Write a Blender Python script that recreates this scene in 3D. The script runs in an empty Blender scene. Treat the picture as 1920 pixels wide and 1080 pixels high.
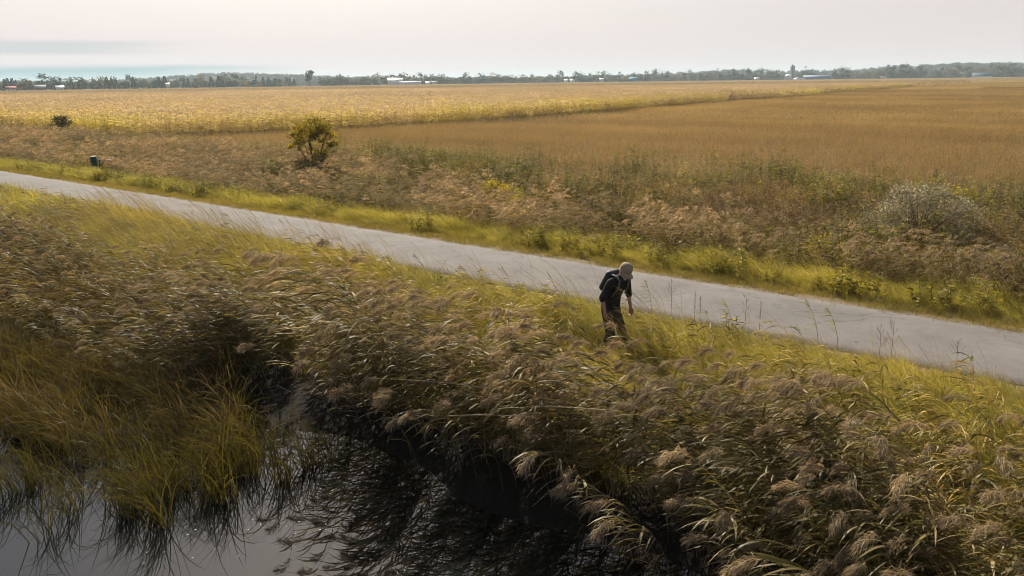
import bpy, bmesh, math, random
import numpy as np
from mathutils import Vector, Matrix

RNG = np.random.default_rng(11)
random.seed(11)
scene = bpy.context.scene
COL = scene.collection
R = math.radians

# ------------------------------------------------------------------ camera
CAM_H = 5.0
cam_d = bpy.data.cameras.new('camera')
cam = bpy.data.objects.new('camera', cam_d)
COL.objects.link(cam)
cam_d.sensor_width = 36.0
cam_d.lens = 36.0 * 1478.0 / 1920.0
cam_d.clip_start = 0.1
cam_d.clip_end = 40000.0
PITCH, ROLL = R(14.7), R(0.69)
cam.matrix_world = (Matrix.Translation((0, 0, CAM_H)) @ Matrix.Rotation(R(90) - PITCH, 4, 'X')
                    @ Matrix.Rotation(-ROLL, 4, 'Z'))
scene.camera = cam

# ------------------------------------------------------------------ light
SUN_AZ, SUN_EL = R(-16), R(38)          # azimuth from +Y towards +X
sun_dir = Vector((math.sin(SUN_AZ) * math.cos(SUN_EL), math.cos(SUN_AZ) * math.cos(SUN_EL), math.sin(SUN_EL)))
sd = bpy.data.lights.new('sun', 'SUN')
sd.energy = 5.0
sd.angle = R(0.6)
sd.color = (1.0, 0.925, 0.79)
sun = bpy.data.objects.new('sun', sd)
COL.objects.link(sun)
sun.rotation_euler = (-sun_dir).to_track_quat('-Z', 'Y').to_euler()

world = bpy.data.worlds.new('World')
scene.world = world
world.use_nodes = True
def build_world():
    nt = world.node_tree
    N, L = nt.nodes, nt.links
    N.clear()
    out = N.new('ShaderNodeOutputWorld'); bg = N.new('ShaderNodeBackground')
    sky = N.new('ShaderNodeTexSky'); sky.sky_type = 'NISHITA'; sky.sun_disc = False
    sky.sun_elevation = SUN_EL; sky.sun_rotation = SUN_AZ
    sky.air_density = 1.0; sky.dust_density = 1.5; sky.ozone_density = 1.0; sky.altitude = 50
    tc = N.new('ShaderNodeTexCoord')
    sep = N.new('ShaderNodeSeparateXYZ'); L.new(tc.outputs['Generated'], sep.inputs[0])
    def M(op, a, b=None, c=None, clamp=False):
        n = N.new('ShaderNodeMath'); n.operation = op; n.use_clamp = clamp
        for i, v in enumerate((a, b, c)):
            if v is None: continue
            if isinstance(v, (int, float)): n.inputs[i].default_value = v
            else: L.new(v, n.inputs[i])
        return n.outputs[0]
    z = M('MAXIMUM', sep.outputs['Z'], 0.0)
    # thin high cloud: the slant path through the layer grows towards the horizon
    zz = M('ADD', z, 0.03)
    px = M('DIVIDE', sep.outputs['X'], M('ADD', z, 0.15)); py = M('DIVIDE', sep.outputs['Y'], M('ADD', z, 0.15))
    cmb = N.new('ShaderNodeCombineXYZ'); L.new(px, cmb.inputs[0]); L.new(py, cmb.inputs[1])
    noi = N.new('ShaderNodeTexNoise'); noi.inputs['Scale'].default_value = 0.8
    noi.inputs['Detail'].default_value = 5.0; L.new(cmb.outputs[0], noi.inputs['Vector'])
    tau = M('MULTIPLY', M('ADD', noi.outputs[0], 0.25), 0.07)
    fac = M('SUBTRACT', 1.0, M('EXPONENT', M('MULTIPLY', M('ADD', M('DIVIDE', tau, zz), M('DIVIDE', 0.016, M('MULTIPLY', zz, zz))), -1.0)))
    # distant blue-grey stratus banks low on the left and right
    az = M('ARCTAN2', sep.outputs['X'], sep.outputs['Y'])
    wob = N.new('ShaderNodeTexNoise'); wob.inputs['Scale'].default_value = 3.0; wob.inputs['Detail'].default_value = 4.0
    sc = N.new('ShaderNodeVectorMath'); sc.operation = 'MULTIPLY'; sc.inputs[1].default_value = (1, 1, 22)
    L.new(tc.outputs['Generated'], sc.inputs[0]); L.new(sc.outputs[0], wob.inputs['Vector'])
    w0 = M('SUBTRACT', wob.outputs[0], 0.5)
    wz = M('ADD', z, M('MULTIPLY', w0, 0.006))
    def sstep(v, a, b):
        n = N.new('ShaderNodeMapRange'); n.interpolation_type = 'SMOOTHSTEP'
        n.inputs[1].default_value = a; n.inputs[2].default_value = b; L.new(v, n.inputs[0]); return n.outputs[0]
    def band(a0, a1, b0, b1):
        return M('MULTIPLY', sstep(wz, a0, a1), sstep(wz, b1, b0))
    azw = M('ADD', az, M('MULTIPLY', w0, 0.3))
    low = M('MULTIPLY', sstep(wz, 0.0245, 0.016), sstep(azw, -0.22, -0.45))
    lowr = M('MULTIPLY', sstep(wz, 0.012, 0.006), sstep(azw, 0.34, 0.52))
    hi = M('MULTIPLY', band(0.031, 0.036, 0.043, 0.050), sstep(azw, -0.34, -0.52))
    gap = M('ADD', M('ADD', M('MULTIPLY', low, 0.95), M('MULTIPLY', lowr, 0.6)), M('MULTIPLY', hi, 0.36), clamp=True)
    cm = N.new('ShaderNodeMix'); cm.data_type = 'RGBA'; L.new(gap, cm.inputs[0])
    # thin cloud scatters sunlight forward: brighter towards the sun
    dp = N.new('ShaderNodeVectorMath'); dp.operation = 'DOT_PRODUCT'; dp.inputs[1].default_value = sun_dir[:]; L.new(tc.outputs['Generated'], dp.inputs[0])
    fwd = M('ADD', 1.0, M('MULTIPLY', M('POWER', M('MAXIMUM', dp.outputs['Value'], 0.0), 6.0), 0.5))
    cv = N.new('ShaderNodeVectorMath'); cv.operation = 'SCALE'; cv.inputs[0].default_value = CLOUD; L.new(fwd, cv.inputs['Scale'])
    L.new(cv.outputs[0], cm.inputs[6]); cm.inputs[7].default_value = (*BANK, 1)
    mix = N.new('ShaderNodeMix'); mix.data_type = 'RGBA'
    L.new(fac, mix.inputs[0]); L.new(sky.outputs[0], mix.inputs[6]); L.new(cm.outputs[2], mix.inputs[7])
    L.new(mix.outputs[2], bg.inputs[0]); bg.inputs[1].default_value = 0.05
    L.new(bg.outputs[0], out.inputs[0])
CLOUD = (7.3, 6.5, 6.4)
BANK = (1.6, 3.6, 4.1)
build_world()
scene.view_settings.view_transform = 'Standard'
scene.view_settings.look = 'None'
scene.view_settings.gamma = 1.0
scene.view_settings.use_curve_mapping = False
scene.view_settings.exposure = 1.06
scene.render.engine = 'CYCLES'
scene.cycles.max_bounces = 4
scene.cycles.diffuse_bounces = 2
scene.cycles.glossy_bounces = 2
scene.cycles.use_adaptive_sampling = True
scene.cycles.adaptive_threshold = 0.06
scene.cycles.debug_use_compact_bvh = False
scene.cycles.debug_use_spatial_splits = True
scene.cycles.transmission_bounces = 2
scene.cycles.volume_bounces = 0
scene.cycles.use_denoising = True
scene.cycles.denoising_prefilter = 'ACCURATE'
scene.cycles.filter_width = 1.0
scene.cycles.sample_clamp_indirect = 4.0

# ------------------------------------------------------------------ place frame: s runs along the path, v across it towards the pond
P0 = np.array((3.43, 20.47)); US = np.array((0.775, -0.632)); US = US / np.linalg.norm(US)
VS = np.array((US[1], -US[0]))           # (-.632,-.775)
def sv2xy(s, v):
    s = np.asarray(s, float); v = np.asarray(v, float)
    return P0[0] + s * US[0] + v * VS[0], P0[1] + s * US[1] + v * VS[1]
def xy2sv(x, y):
    dx = np.asarray(x, float) - P0[0]; dy = np.asarray(y, float) - P0[1]
    return dx * US[0] + dy * US[1], dx * VS[0] + dy * VS[1]
def project(x, y, z):
    x = np.asarray(x, float); y = np.asarray(y, float); z = np.asarray(z, float) - CAM_H
    f = y * math.cos(PITCH) - z * math.sin(PITCH); u = y * math.sin(PITCH) + z * math.cos(PITCH)
    fs = np.where(f > 0.2, f, 0.2)
    return 960 + 1478 * x / fs, 540 - 1478 * u / fs, f
def in_view(x, y, z=0.5, m=260):
    a, b, f = project(x, y, z)
    return (f > 0.5) & (a > -m) & (a < 1920 + m) & (b < 1080 + 330)

def hash2(ix, iy, seed):
    h = (ix * 374761393 + iy * 668265263 + seed * 974634777) & 0xFFFFFFFF
    h = ((h ^ (h >> 13)) * 1274126177) & 0xFFFFFFFF
    return ((h ^ (h >> 16)) & 0xFFFF) / 65535.0
def vnoise(x, y, seed=0):
    x = np.asarray(x, float); y = np.asarray(y, float)
    ix = np.floor(x).astype(np.int64); iy = np.floor(y).astype(np.int64)
    fx = x - ix; fy = y - iy
    fx = fx * fx * (3 - 2 * fx); fy = fy * fy * (3 - 2 * fy)
    a = hash2(ix, iy, seed); b = hash2(ix + 1, iy, seed); c = hash2(ix, iy + 1, seed); d = hash2(ix + 1, iy + 1, seed)
    return (a * (1 - fx) + b * fx) * (1 - fy) + (c * (1 - fx) + d * fx) * fy
def fnoise(x, y, seed=0, o=3):
    t = 0; a = 0.5; n = 0
    for k in range(o):
        t = t + a * vnoise(np.asarray(x) * 2 ** k, np.asarray(y) * 2 ** k, seed + k * 17); n += a; a *= 0.5
    return t / n

PV = [-2000, -22, -18, -10, -8, -5.2, -3.2, -1.4, -0.3, 3.8, 4.8, 7.0, 9.4, 10.5, 12, 20, 24, 27, 30, 600]
PZ = [0, 0, -0.03, -0.12, -0.3, -0.7, -0.45, -0.03, 0, 0, -0.03, -0.33, -0.70, -1.08, -1.6, -1.8, -1.3, -0.3, 0, 0]
WATER_Z = -0.97
def ground_z(x, y):
    s, v = xy2sv(x, y)
    z = np.interp(v, PV, PZ)
    off = np.clip(np.minimum(np.abs(v - 1.75) - 2.2, 2.0), 0, 2) / 2.0
    near = np.clip(1 - (np.abs(v) - 20) / 30, 0, 1)
    return z + off * near * 0.16 * (fnoise(s * 0.5, v * 0.5, 5) - 0.5) + 0.5 * np.exp(-((v - 10.5) / 1.0) ** 2) * (fnoise(s * 0.55, v * 0.4, 6) - 0.5)

# ------------------------------------------------------------------ tagging
def tag(o, label=None, cat=None, group=None, kind=None):
    if label: o['label'] = label
    if cat: o['category'] = cat
    if group: o['group'] = group
    if kind: o['kind'] = kind
    return o
def empty(name, loc, rz=0.0, scale=1.0):
    o = bpy.data.objects.new(name, None); COL.objects.link(o)
    o.location = loc; o.rotation_euler = (0, 0, rz); o.scale = (scale,) * 3
    o.empty_display_size = 0.2
    return o
def link(name, me, parent=None):
    o = bpy.data.objects.new(name, me); COL.objects.link(o)
    if parent is not None: o.parent = parent
    return o

# ------------------------------------------------------------------ materials
def new_mat(name):
    m = bpy.data.materials.new(name); m.use_nodes = True
    m.node_tree.nodes.clear(); return m, m.node_tree.nodes, m.node_tree.links
def leaf_material(name, instanced, trans=0.48, gloss=0.014, rough=0.45, tfac=(1.15, 1.05, 0.72)):
    """thin leaf: diffuse + light passing through + a waxy sheen; colour from the mesh, varied per plant"""
    m, N, L = new_mat(name)
    out = N.new('ShaderNodeOutputMaterial')
    vc = N.new('ShaderNodeAttribute'); vc.attribute_name = 'Col'
    col = vc.outputs['Color']
    if instanced:
        ti = N.new('ShaderNodeAttribute'); ti.attribute_type = 'INSTANCER'; ti.attribute_name = 'tint'
        mu = N.new('ShaderNodeMix'); mu.data_type = 'RGBA'; mu.blend_type = 'MULTIPLY'; mu.inputs[0].default_value = 1.0
        L.new(col, mu.inputs[6]); L.new(ti.outputs['Color'], mu.inputs[7]); col = mu.outputs[2]
    d = N.new('ShaderNodeBsdfDiffuse'); L.new(col, d.inputs[0])
    t = N.new('ShaderNodeBsdfTranslucent')
    tm = N.new('ShaderNodeMix'); tm.data_type = 'RGBA'; tm.blend_type = 'MULTIPLY'; tm.inputs[0].default_value = 1.0
    L.new(col, tm.inputs[6]); tm.inputs[7].default_value = (*tfac, 1); L.new(tm.outputs[2], t.inputs[0])
    a = N.new('ShaderNodeMixShader'); a.inputs[0].default_value = trans
    L.new(d.outputs[0], a.inputs[1]); L.new(t.outputs[0], a.inputs[2])
    g = N.new('ShaderNodeBsdfGlossy'); g.inputs['Roughness'].default_value = rough
    g.inputs[0].default_value = (0.95, 0.93, 0.88, 1)
    b = N.new('ShaderNodeMixShader'); b.inputs[0].default_value = gloss
    L.new(a.outputs[0], b.inputs[1]); L.new(g.outputs[0], b.inputs[2])
    L.new(b.outputs[0], out.inputs[0])
    return m
def plain_material(name, col, rough=0.8, var=0.18, scale=8.0, bump=0.0, metal=0.0, spec=0.3, col2=None, detail=4.0):
    m, N, L = new_mat(name)
    out = N.new('ShaderNodeOutputMaterial'); p = N.new('ShaderNodeBsdfPrincipled')
    tc = N.new('ShaderNodeTexCoord'); no = N.new('ShaderNodeTexNoise')
    no.inputs['Scale'].default_value = scale; no.inputs['Detail'].default_value = detail
    L.new(tc.outputs['Object'], no.inputs['Vector'])
    cr = N.new('ShaderNodeValToRGB')
    c2 = col2 or tuple(c * (1 + var) for c in col); c1 = tuple(c * (1 - var) for c in col)
    cr.color_ramp.elements[0].position = 0.3; cr.color_ramp.elements[1].position = 0.7
    cr.color_ramp.elements[0].color = (*c1, 1); cr.color_ramp.elements[1].color = (*c2, 1)
    L.new(no.outputs[0], cr.inputs[0]); L.new(cr.outputs[0], p.inputs['Base Color'])
    p.inputs['Roughness'].default_value = rough; p.inputs['Metallic'].default_value = metal
    p.inputs['Specular IOR Level'].default_value = spec
    if bump:
        bu = N.new('ShaderNodeBump'); bu.inputs['Strength'].default_value = bump
        L.new(no.outputs[0], bu.inputs['Height']); L.new(bu.outputs[0], p.inputs['Normal'])
    L.new(p.outputs[0], out.inputs[0])
    return m

M_LEAF_I = leaf_material('leaf_scattered', True)
M_LEAF = leaf_material('leaf', False)
M_PLUME_I = leaf_material('seed_plume_scattered', True, trans=0.5, gloss=0.02, rough=0.6, tfac=(1.1, 1.0, 0.85))
M_PLUME = leaf_material('seed_plume', False, trans=0.5, gloss=0.02, rough=0.6, tfac=(1.1, 1.0, 0.85))
M_DRY_I = leaf_material('dry_leaf_scattered', True, trans=0.48, gloss=0.02, rough=0.55, tfac=(1.1, 1.0, 0.8))
M_BARK = plain_material('bark', (0.09, 0.065, 0.045), 0.9, 0.3, 20, 0.4)

# ------------------------------------------------------------------ mesh buffers
class Buf:
    def __init__(self): self.V = []; self.F = []; self.C = []; self.Mi = []; self.n = 0
    def add(self, V, F, C, mi=0):
        V = np.asarray(V, float).reshape(-1, 3); F = np.asarray(F, np.int64)
        C = np.asarray(C, float)
        if C.ndim == 1: C = np.repeat(C[None], len(V), 0)
        self.V.append(V); self.F.append(F + self.n); self.C.append(C); self.Mi.append(np.full(len(F), mi)); self.n += len(V)
    def mesh(self, name, mats, smooth=False):
        V = np.concatenate(self.V); F = np.concatenate(self.F); C = np.concatenate(self.C); Mi = np.concatenate(self.Mi)
        return quick_mesh(name, V, F, C, mats, Mi, smooth)
def quick_mesh(name, V, F, C=None, mats=(), Mi=None, smooth=False):
    me = bpy.data.meshes.new(name)
    k = F.shape[1]
    me.vertices.add(len(V)); me.vertices.foreach_set('co', np.ascontiguousarray(V, np.float32).ravel())
    me.loops.add(F.size); me.loops.foreach_set('vertex_index', np.ascontiguousarray(F, np.int32).ravel())
    me.polygons.add(len(F)); me.polygons.foreach_set('loop_start', np.arange(0, F.size, k, dtype=np.int32))
    if Mi is not None: me.polygons.foreach_set('material_index', np.asarray(Mi, np.int32))
    if smooth: me.polygons.foreach_set('use_smooth', np.ones(len(F), bool))
    if C is not None:
        ca = me.color_attributes.new('Col', 'FLOAT_COLOR', 'POINT')
        ca.data.foreach_set('color', np.ascontiguousarray(np.concatenate([C, np.ones((len(C), 1))], 1), np.float32).ravel())
    for m in mats: me.materials.append(m)
    me.update(calc_edges=True); me.validate()
    return me
def unit(a): return a / np.maximum(np.linalg.norm(a, axis=-1, keepdims=True), 1e-9)
def rnd(n, a=0.0, b=1.0): return RNG.uniform(a, b, n)
def rdir(n):
    return unit(RNG.normal(size=(n, 3)))
PROFS = {'leaf': lambda t: np.clip(1.9 * (t + 0.06) ** 0.5 * (1 - t) ** 0.75, 0.05, 1),
         'grass': lambda t: np.clip((1 - t) ** 0.6, 0.06, 1),
         'oval': lambda t: np.clip(np.sin(np.pi * np.clip(t * 0.92 + 0.06, 0, 1)), 0.1, 1),
         'line': lambda t: np.full_like(t, 1.0)}
def blades(buf, P, D0, D1, Ln, W, nseg, C, k=1.0, prof='leaf', side=None, mi=0, tipc=1.0):
    """n ribbons that start at P along D0 and bend towards D1"""
    P = np.asarray(P, float); n = len(P)
    D0 = np.broadcast_to(np.asarray(D0, float), (n, 3)); D1 = np.broadcast_to(np.asarray(D1, float), (n, 3))
    Ln = np.broadcast_to(Ln, (n,)); W = np.broadcast_to(W, (n,))
    t = np.linspace(0, 1, nseg + 1); tm = ((t[1:] + t[:-1]) / 2) ** k
    d = unit(D0[:, None] * (1 - tm)[None, :, None] + D1[:, None] * tm[None, :, None])
    pts = np.concatenate([P[:, None], P[:, None] + np.cumsum(d * (Ln / nseg)[:, None, None], 1)], 1)
    if side is None:
        side = unit(np.cross(unit(D0 + D1 + 1e-4), rdir(n)))
    side = np.broadcast_to(side, (n, 3))
    w = (W[:, None] * PROFS[prof](t)[None])[..., None] * 0.5
    V = np.stack([pts - side[:, None] * w, pts + side[:, None] * w], 2)      # n, seg+1, 2, 3
    base = (np.arange(n) * (nseg + 1) * 2)[:, None] + (np.arange(nseg) * 2)[None]
    F = np.stack([base, base + 1, base + 3, base + 2], -1).reshape(-1, 4)
    C = np.broadcast_to(np.asarray(C, float), (n, 3))
    cc = C[:, None, None] * (1 + (tipc - 1) * t[None, :, None, None]) * np.ones((1, 1, 2, 1))
    buf.add(V, F, cc.reshape(-1, 3), mi)
    return pts
def tube(buf, pts, rad, ns, C, mi=0):
    pts = np.asarray(pts, float); n = len(pts); rad = np.broadcast_to(rad, (n,))
    d = np.gradient(pts, axis=0); d = unit(d)
    ref = np.array((0.31, 0.91, 0.27)); a = unit(np.cross(d, ref)); b = np.cross(d, a)
    th = np.arange(ns) * 2 * np.pi / ns
    V = pts[:, None] + rad[:, None, None] * (np.cos(th)[None, :, None] * a[:, None] + np.sin(th)[None, :, None] * b[:, None])
    i = np.arange(n - 1)[:, None] * ns; j = np.arange(ns)[None]; j2 = (j + 1) % ns
    F = np.stack([i + j, i + j2, i + ns + j2, i + ns + j], -1).reshape(-1, 4)
    buf.add(V.reshape(-1, 3), F, C, mi)
def box(buf, x0, x1, y0, y1, z0, z1, C=(1, 1, 1), mi=0):
    V = [(x, y, z) for z in (z0, z1) for y in (y0, y1) for x in (x0, x1)]
    F = [(0, 2, 3, 1), (4, 5, 7, 6), (0, 1, 5, 4), (2, 6, 7, 3), (0, 4, 6, 2), (1, 3, 7, 5)]
    buf.add(V, F, C, mi)
def colmix(n, a, b, j=0.12):
    t = rnd(n)[:, None]
    return (np.asarray(a) * (1 - t) + np.asarray(b) * t) * (1 + RNG.normal(0, j, (n, 1))).clip(0.5, 1.6)

# ------------------------------------------------------------------ scattering (uncountable plants only)
def scatter(name, protos, X, Y, Z, rz, scl, tint, label, cat, pid=None, tilt=None):
    n = len(X)
    coll = bpy.data.collections.new(name + '_plants')
    for i, me in enumerate(protos):
        coll.objects.link(bpy.data.objects.new('%s_plant_%02d' % (name, i), me))
    me = bpy.data.meshes.new(name)
    me.vertices.add(n); me.vertices.foreach_set('co', np.stack([X, Y, Z], 1).astype(np.float32).ravel())
    rot = np.zeros((n, 3)); rot[:, 2] = rz
    if tilt is not None: rot[:, :2] = tilt
    scl = np.asarray(scl, float)
    if scl.ndim == 1: scl = np.repeat(scl[:, None], 3, 1)
    if pid is None: pid = RNG.integers(0, len(protos), n)
    for nm, a in (('rot', rot), ('scl', scl), ('tint', np.broadcast_to(tint, (n, 3)))):
        at = me.attributes.new(nm, 'FLOAT_VECTOR', 'POINT'); at.data.foreach_set('vector', np.ascontiguousarray(a, np.float32).ravel())
    at = me.attributes.new('pid', 'INT', 'POINT'); at.data.foreach_set('value', np.asarray(pid, np.int32))
    ob = link(name, me); tag(ob, label, cat, kind='stuff')
    ng = bpy.data.node_groups.new(name, 'GeometryNodeTree')
    ng.interface.new_socket('Geometry', in_out='INPUT', socket_type='NodeSocketGeometry')
    ng.interface.new_socket('Geometry', in_out='OUTPUT', socket_type='NodeSocketGeometry')
    N, L = ng.nodes, ng.links
    gi = N.new('NodeGroupInput'); go = N.new('NodeGroupOutput')
    ci = N.new('GeometryNodeCollectionInfo'); ci.inputs['Collection'].default_value = coll
    ci.inputs['Separate Children'].default_value = True; ci.inputs['Reset Children'].default_value = True
    ip = N.new('GeometryNodeInstanceOnPoints'); ip.inputs['Pick Instance'].default_value = True
    def attr(nm, ty):
        a = N.new('GeometryNodeInputNamedAttribute'); a.data_type = ty; a.inputs['Name'].default_value = nm
        return [o for o in a.outputs if o.enabled and o.name == 'Attribute'][0]
    L.new(gi.outputs[0], ip.inputs['Points']); L.new(ci.outputs[0], ip.inputs['Instance'])
    L.new(attr('pid', 'INT'), ip.inputs['Instance Index'])
    L.new(attr('rot', 'FLOAT_VECTOR'), ip.inputs['Rotation']); L.new(attr('scl', 'FLOAT_VECTOR'), ip.inputs['Scale'])
    L.new(ip.outputs[0], go.inputs[0])
    mod = ob.modifiers.new('scatter', 'NODES'); mod.node_group = ng
    return ob

def sample_sv(s0, s1, v0, v1, dens, mask=None, m=260, zt=0.6):
    """random points in a strip of the path frame, thinned by mask (0..1), kept where they can be seen"""
    n = int((s1 - s0) * (v1 - v0) * dens)
    s = rnd(n, s0, s1); v = rnd(n, v0, v1)
    x, y = sv2xy(s, v)
    keep = in_view(x, y, zt, m)
    if mask is not None: keep &= rnd(n) < mask(s, v)
    s, v, x, y = s[keep], v[keep], x[keep], y[keep]
    return s, v, x, y, ground_z(x, y)

# ================================================================== SETTING
def ground_material():
    m, N, L = new_mat('ground_soil')
    out = N.new('ShaderNodeOutputMaterial'); p = N.new('ShaderNodeBsdfPrincipled')
    tc = N.new('ShaderNodeTexCoord')
    n1 = N.new('ShaderNodeTexNoise'); n1.inputs['Scale'].default_value = 0.6; n1.inputs['Detail'].default_value = 8
    n2 = N.new('ShaderNodeTexNoise'); n2.inputs['Scale'].default_value = 14; n2.inputs['Detail'].default_value = 5
    for n in (n1, n2): L.new(tc.outputs['Object'], n.inputs['Vector'])
    r1 = N.new('ShaderNodeValToRGB')
    e = r1.color_ramp.elements
    e[0].position = 0.3; e[0].color = (0.055, 0.042, 0.022, 1); e[1].position = 0.7; e[1].color = (0.15, 0.115, 0.05, 1)
    L.new(n1.outputs[0], r1.inputs[0])
    mx = N.new('ShaderNodeMix'); mx.data_type = 'RGBA'; mx.blend_type = 'MULTIPLY'; mx.inputs[0].default_value = 0.6
    r2 = N.new('ShaderNodeValToRGB'); r2.color_ramp.elements[0].color = (0.45, 0.45, 0.4, 1); r2.color_ramp.elements[1].color = (1.3, 1.25, 1.1, 1)
    L.new(n2.outputs[0], r2.inputs[0]); L.new(r1.outputs[0], mx.inputs[6]); L.new(r2.outputs[0], mx.inputs[7])
    sx = N.new('ShaderNodeSeparateXYZ'); L.new(tc.outputs['Object'], sx.inputs[0])
    wet_shade = N.new('ShaderNodeMapRange'); wet_shade.inputs[1].default_value = -0.45; wet_shade.inputs[2].default_value = -0.75; L.new(sx.outputs[2], wet_shade.inputs[0])
    wm = N.new('ShaderNodeMix'); wm.data_type = 'RGBA'; L.new(wet_shade.outputs[0], wm.inputs[0]); L.new(mx.outputs[2], wm.inputs[6]); wm.inputs[7].default_value = (0.014, 0.012, 0.009, 1)  # low soil near black: wet mud, with the bank's shade put into its colour
    L.new(wm.outputs[2], p.inputs['Base Color']); p.inputs['Roughness'].default_value = 0.95; p.inputs['Specular IOR Level'].default_value = 0.1
    b = N.new('ShaderNodeBump'); b.inputs['Strength'].default_value = 0.5; b.inputs['Distance'].default_value = 0.05
    L.new(n2.outputs[0], b.inputs['Height']); L.new(b.outputs[0], p.inputs['Normal']); L.new(p.outputs[0], out.inputs[0])
    return m
def grid_mesh(name, S, V, zf, mat):
    ss, vv = np.meshgrid(S, V, indexing='ij'); x, y = sv2xy(ss, vv); z = zf(x, y, ss, vv)
    nS, nV = len(S), len(V)
    P = np.stack([x, y, z], -1).reshape(-1, 3)
    i = np.arange(nS - 1)[:, None] * nV + np.arange(nV - 1)[None]
    F = np.stack([i, i + nV, i + nV + 1, i + 1], -1).reshape(-1, 4)   # wound so that normals point up
    me = quick_mesh(name, P, F[:, ::-1], None, [mat], None, True)
    return me
M_GROUND = ground_material()
Sg = np.concatenate([[-14000, -6000, -2500, -1000, -400, -200], np.arange(-120, 40.1, 1.0), [60, 120, 400, 2000, 6000, 14000]])
Vg = np.concatenate([[-14000, -6000, -2500, -900, -300, -100, -50], np.arange(-26, 32.1, 0.5), [60, 200, 1000]])
ground = link('ground', grid_mesh('ground', Sg, Vg, lambda x, y, s, v: ground_z(x, y), M_GROUND))
tag(ground, 'dark brown soil and leaf litter of the flat farmland', None, kind='structure')

def path_material():
    m, N, L = new_mat('path_asphalt')
    out = N.new('ShaderNodeOutputMaterial'); p = N.new('ShaderNodeBsdfPrincipled'); tc = N.new('ShaderNodeTexCoord')
    n1 = N.new('ShaderNodeTexNoise'); n1.inputs['Scale'].default_value = 0.7; n1.inputs['Detail'].default_value = 7
    n2 = N.new('ShaderNodeTexNoise'); n2.inputs['Scale'].default_value = 160; n2.inputs['Detail'].default_value = 2
    n3 = N.new('ShaderNodeTexNoise'); n3.inputs['Scale'].default_value = 5; n3.inputs['Detail'].default_value = 6
    for n in (n1, n2, n3): L.new(tc.outputs['Object'], n.inputs['Vector'])
    r = N.new('ShaderNodeValToRGB'); e = r.color_ramp.elements
    e[0].position = 0.32; e[0].color = (0.115, 0.103, 0.094, 1); e[1].position = 0.68; e[1].color = (0.150, 0.135, 0.124, 1)
    L.new(n1.outputs[0], r.inputs[0])
    def mul(c, nz, a, b, f):
        rr = N.new('ShaderNodeMapRange'); rr.inputs[1].default_value = 0.3; rr.inputs[2].default_value = 0.7
        rr.inputs[3].default_value = a; rr.inputs[4].default_value = b; L.new(nz, rr.inputs[0])
        x = N.new('ShaderNodeMix'); x.data_type = 'RGBA'; x.blend_type = 'MULTIPLY'; x.inputs[0].default_value = f
        L.new(c, x.inputs[6]); L.new(rr.outputs[0], x.inputs[7]); return x.outputs[2]
    c = mul(r.outputs[0], n2.outputs[0], 0.75, 1.25, 0.8); c = mul(c, n3.outputs[0], 0.9, 1.08, 0.8)
    # hairline cracks and darker patches
    ds = N.new('ShaderNodeTexNoise'); ds.inputs['Scale'].default_value = 1.2; ds.inputs['Detail'].default_value = 4; L.new(tc.outputs['Object'], ds.inputs['Vector'])
    va = N.new('ShaderNodeVectorMath'); va.operation = 'ADD'; L.new(tc.outputs['Object'], va.inputs[0]); L.new(ds.outputs['Color'], va.inputs[1])
    vo = N.new('ShaderNodeTexVoronoi'); vo.feature = 'DISTANCE_TO_EDGE'; vo.inputs['Scale'].default_value = 0.33; L.new(va.outputs[0], vo.inputs['Vector'])
    ck = N.new('ShaderNodeMapRange'); ck.inputs[1].default_value = 0.0; ck.inputs[2].default_value = 0.012; ck.inputs[3].default_value = 0.62; ck.inputs[4].default_value = 1.0; L.new(vo.outputs[0], ck.inputs[0])
    x = N.new('ShaderNodeMix'); x.data_type = 'RGBA'; x.blend_type = 'MULTIPLY'; x.inputs[0].default_value = 0.7; L.new(c, x.inputs[6]); L.new(ck.outputs[0], x.inputs[7]); c = x.outputs[2]
    L.new(c, p.inputs['Base Color']); p.inputs['Roughness'].default_value = 0.9; p.inputs['Specular IOR Level'].default_value = 0.15
    b = N.new('ShaderNodeBump'); b.inputs['Strength'].default_value = 0.35; b.inputs['Distance'].default_value = 0.006
    L.new(n2.outputs[0], b.inputs['Height']); L.new(b.outputs[0], p.inputs['Normal']); L.new(p.outputs[0], out.inputs[0])
    return m
PATH_W = 3.25
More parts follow.
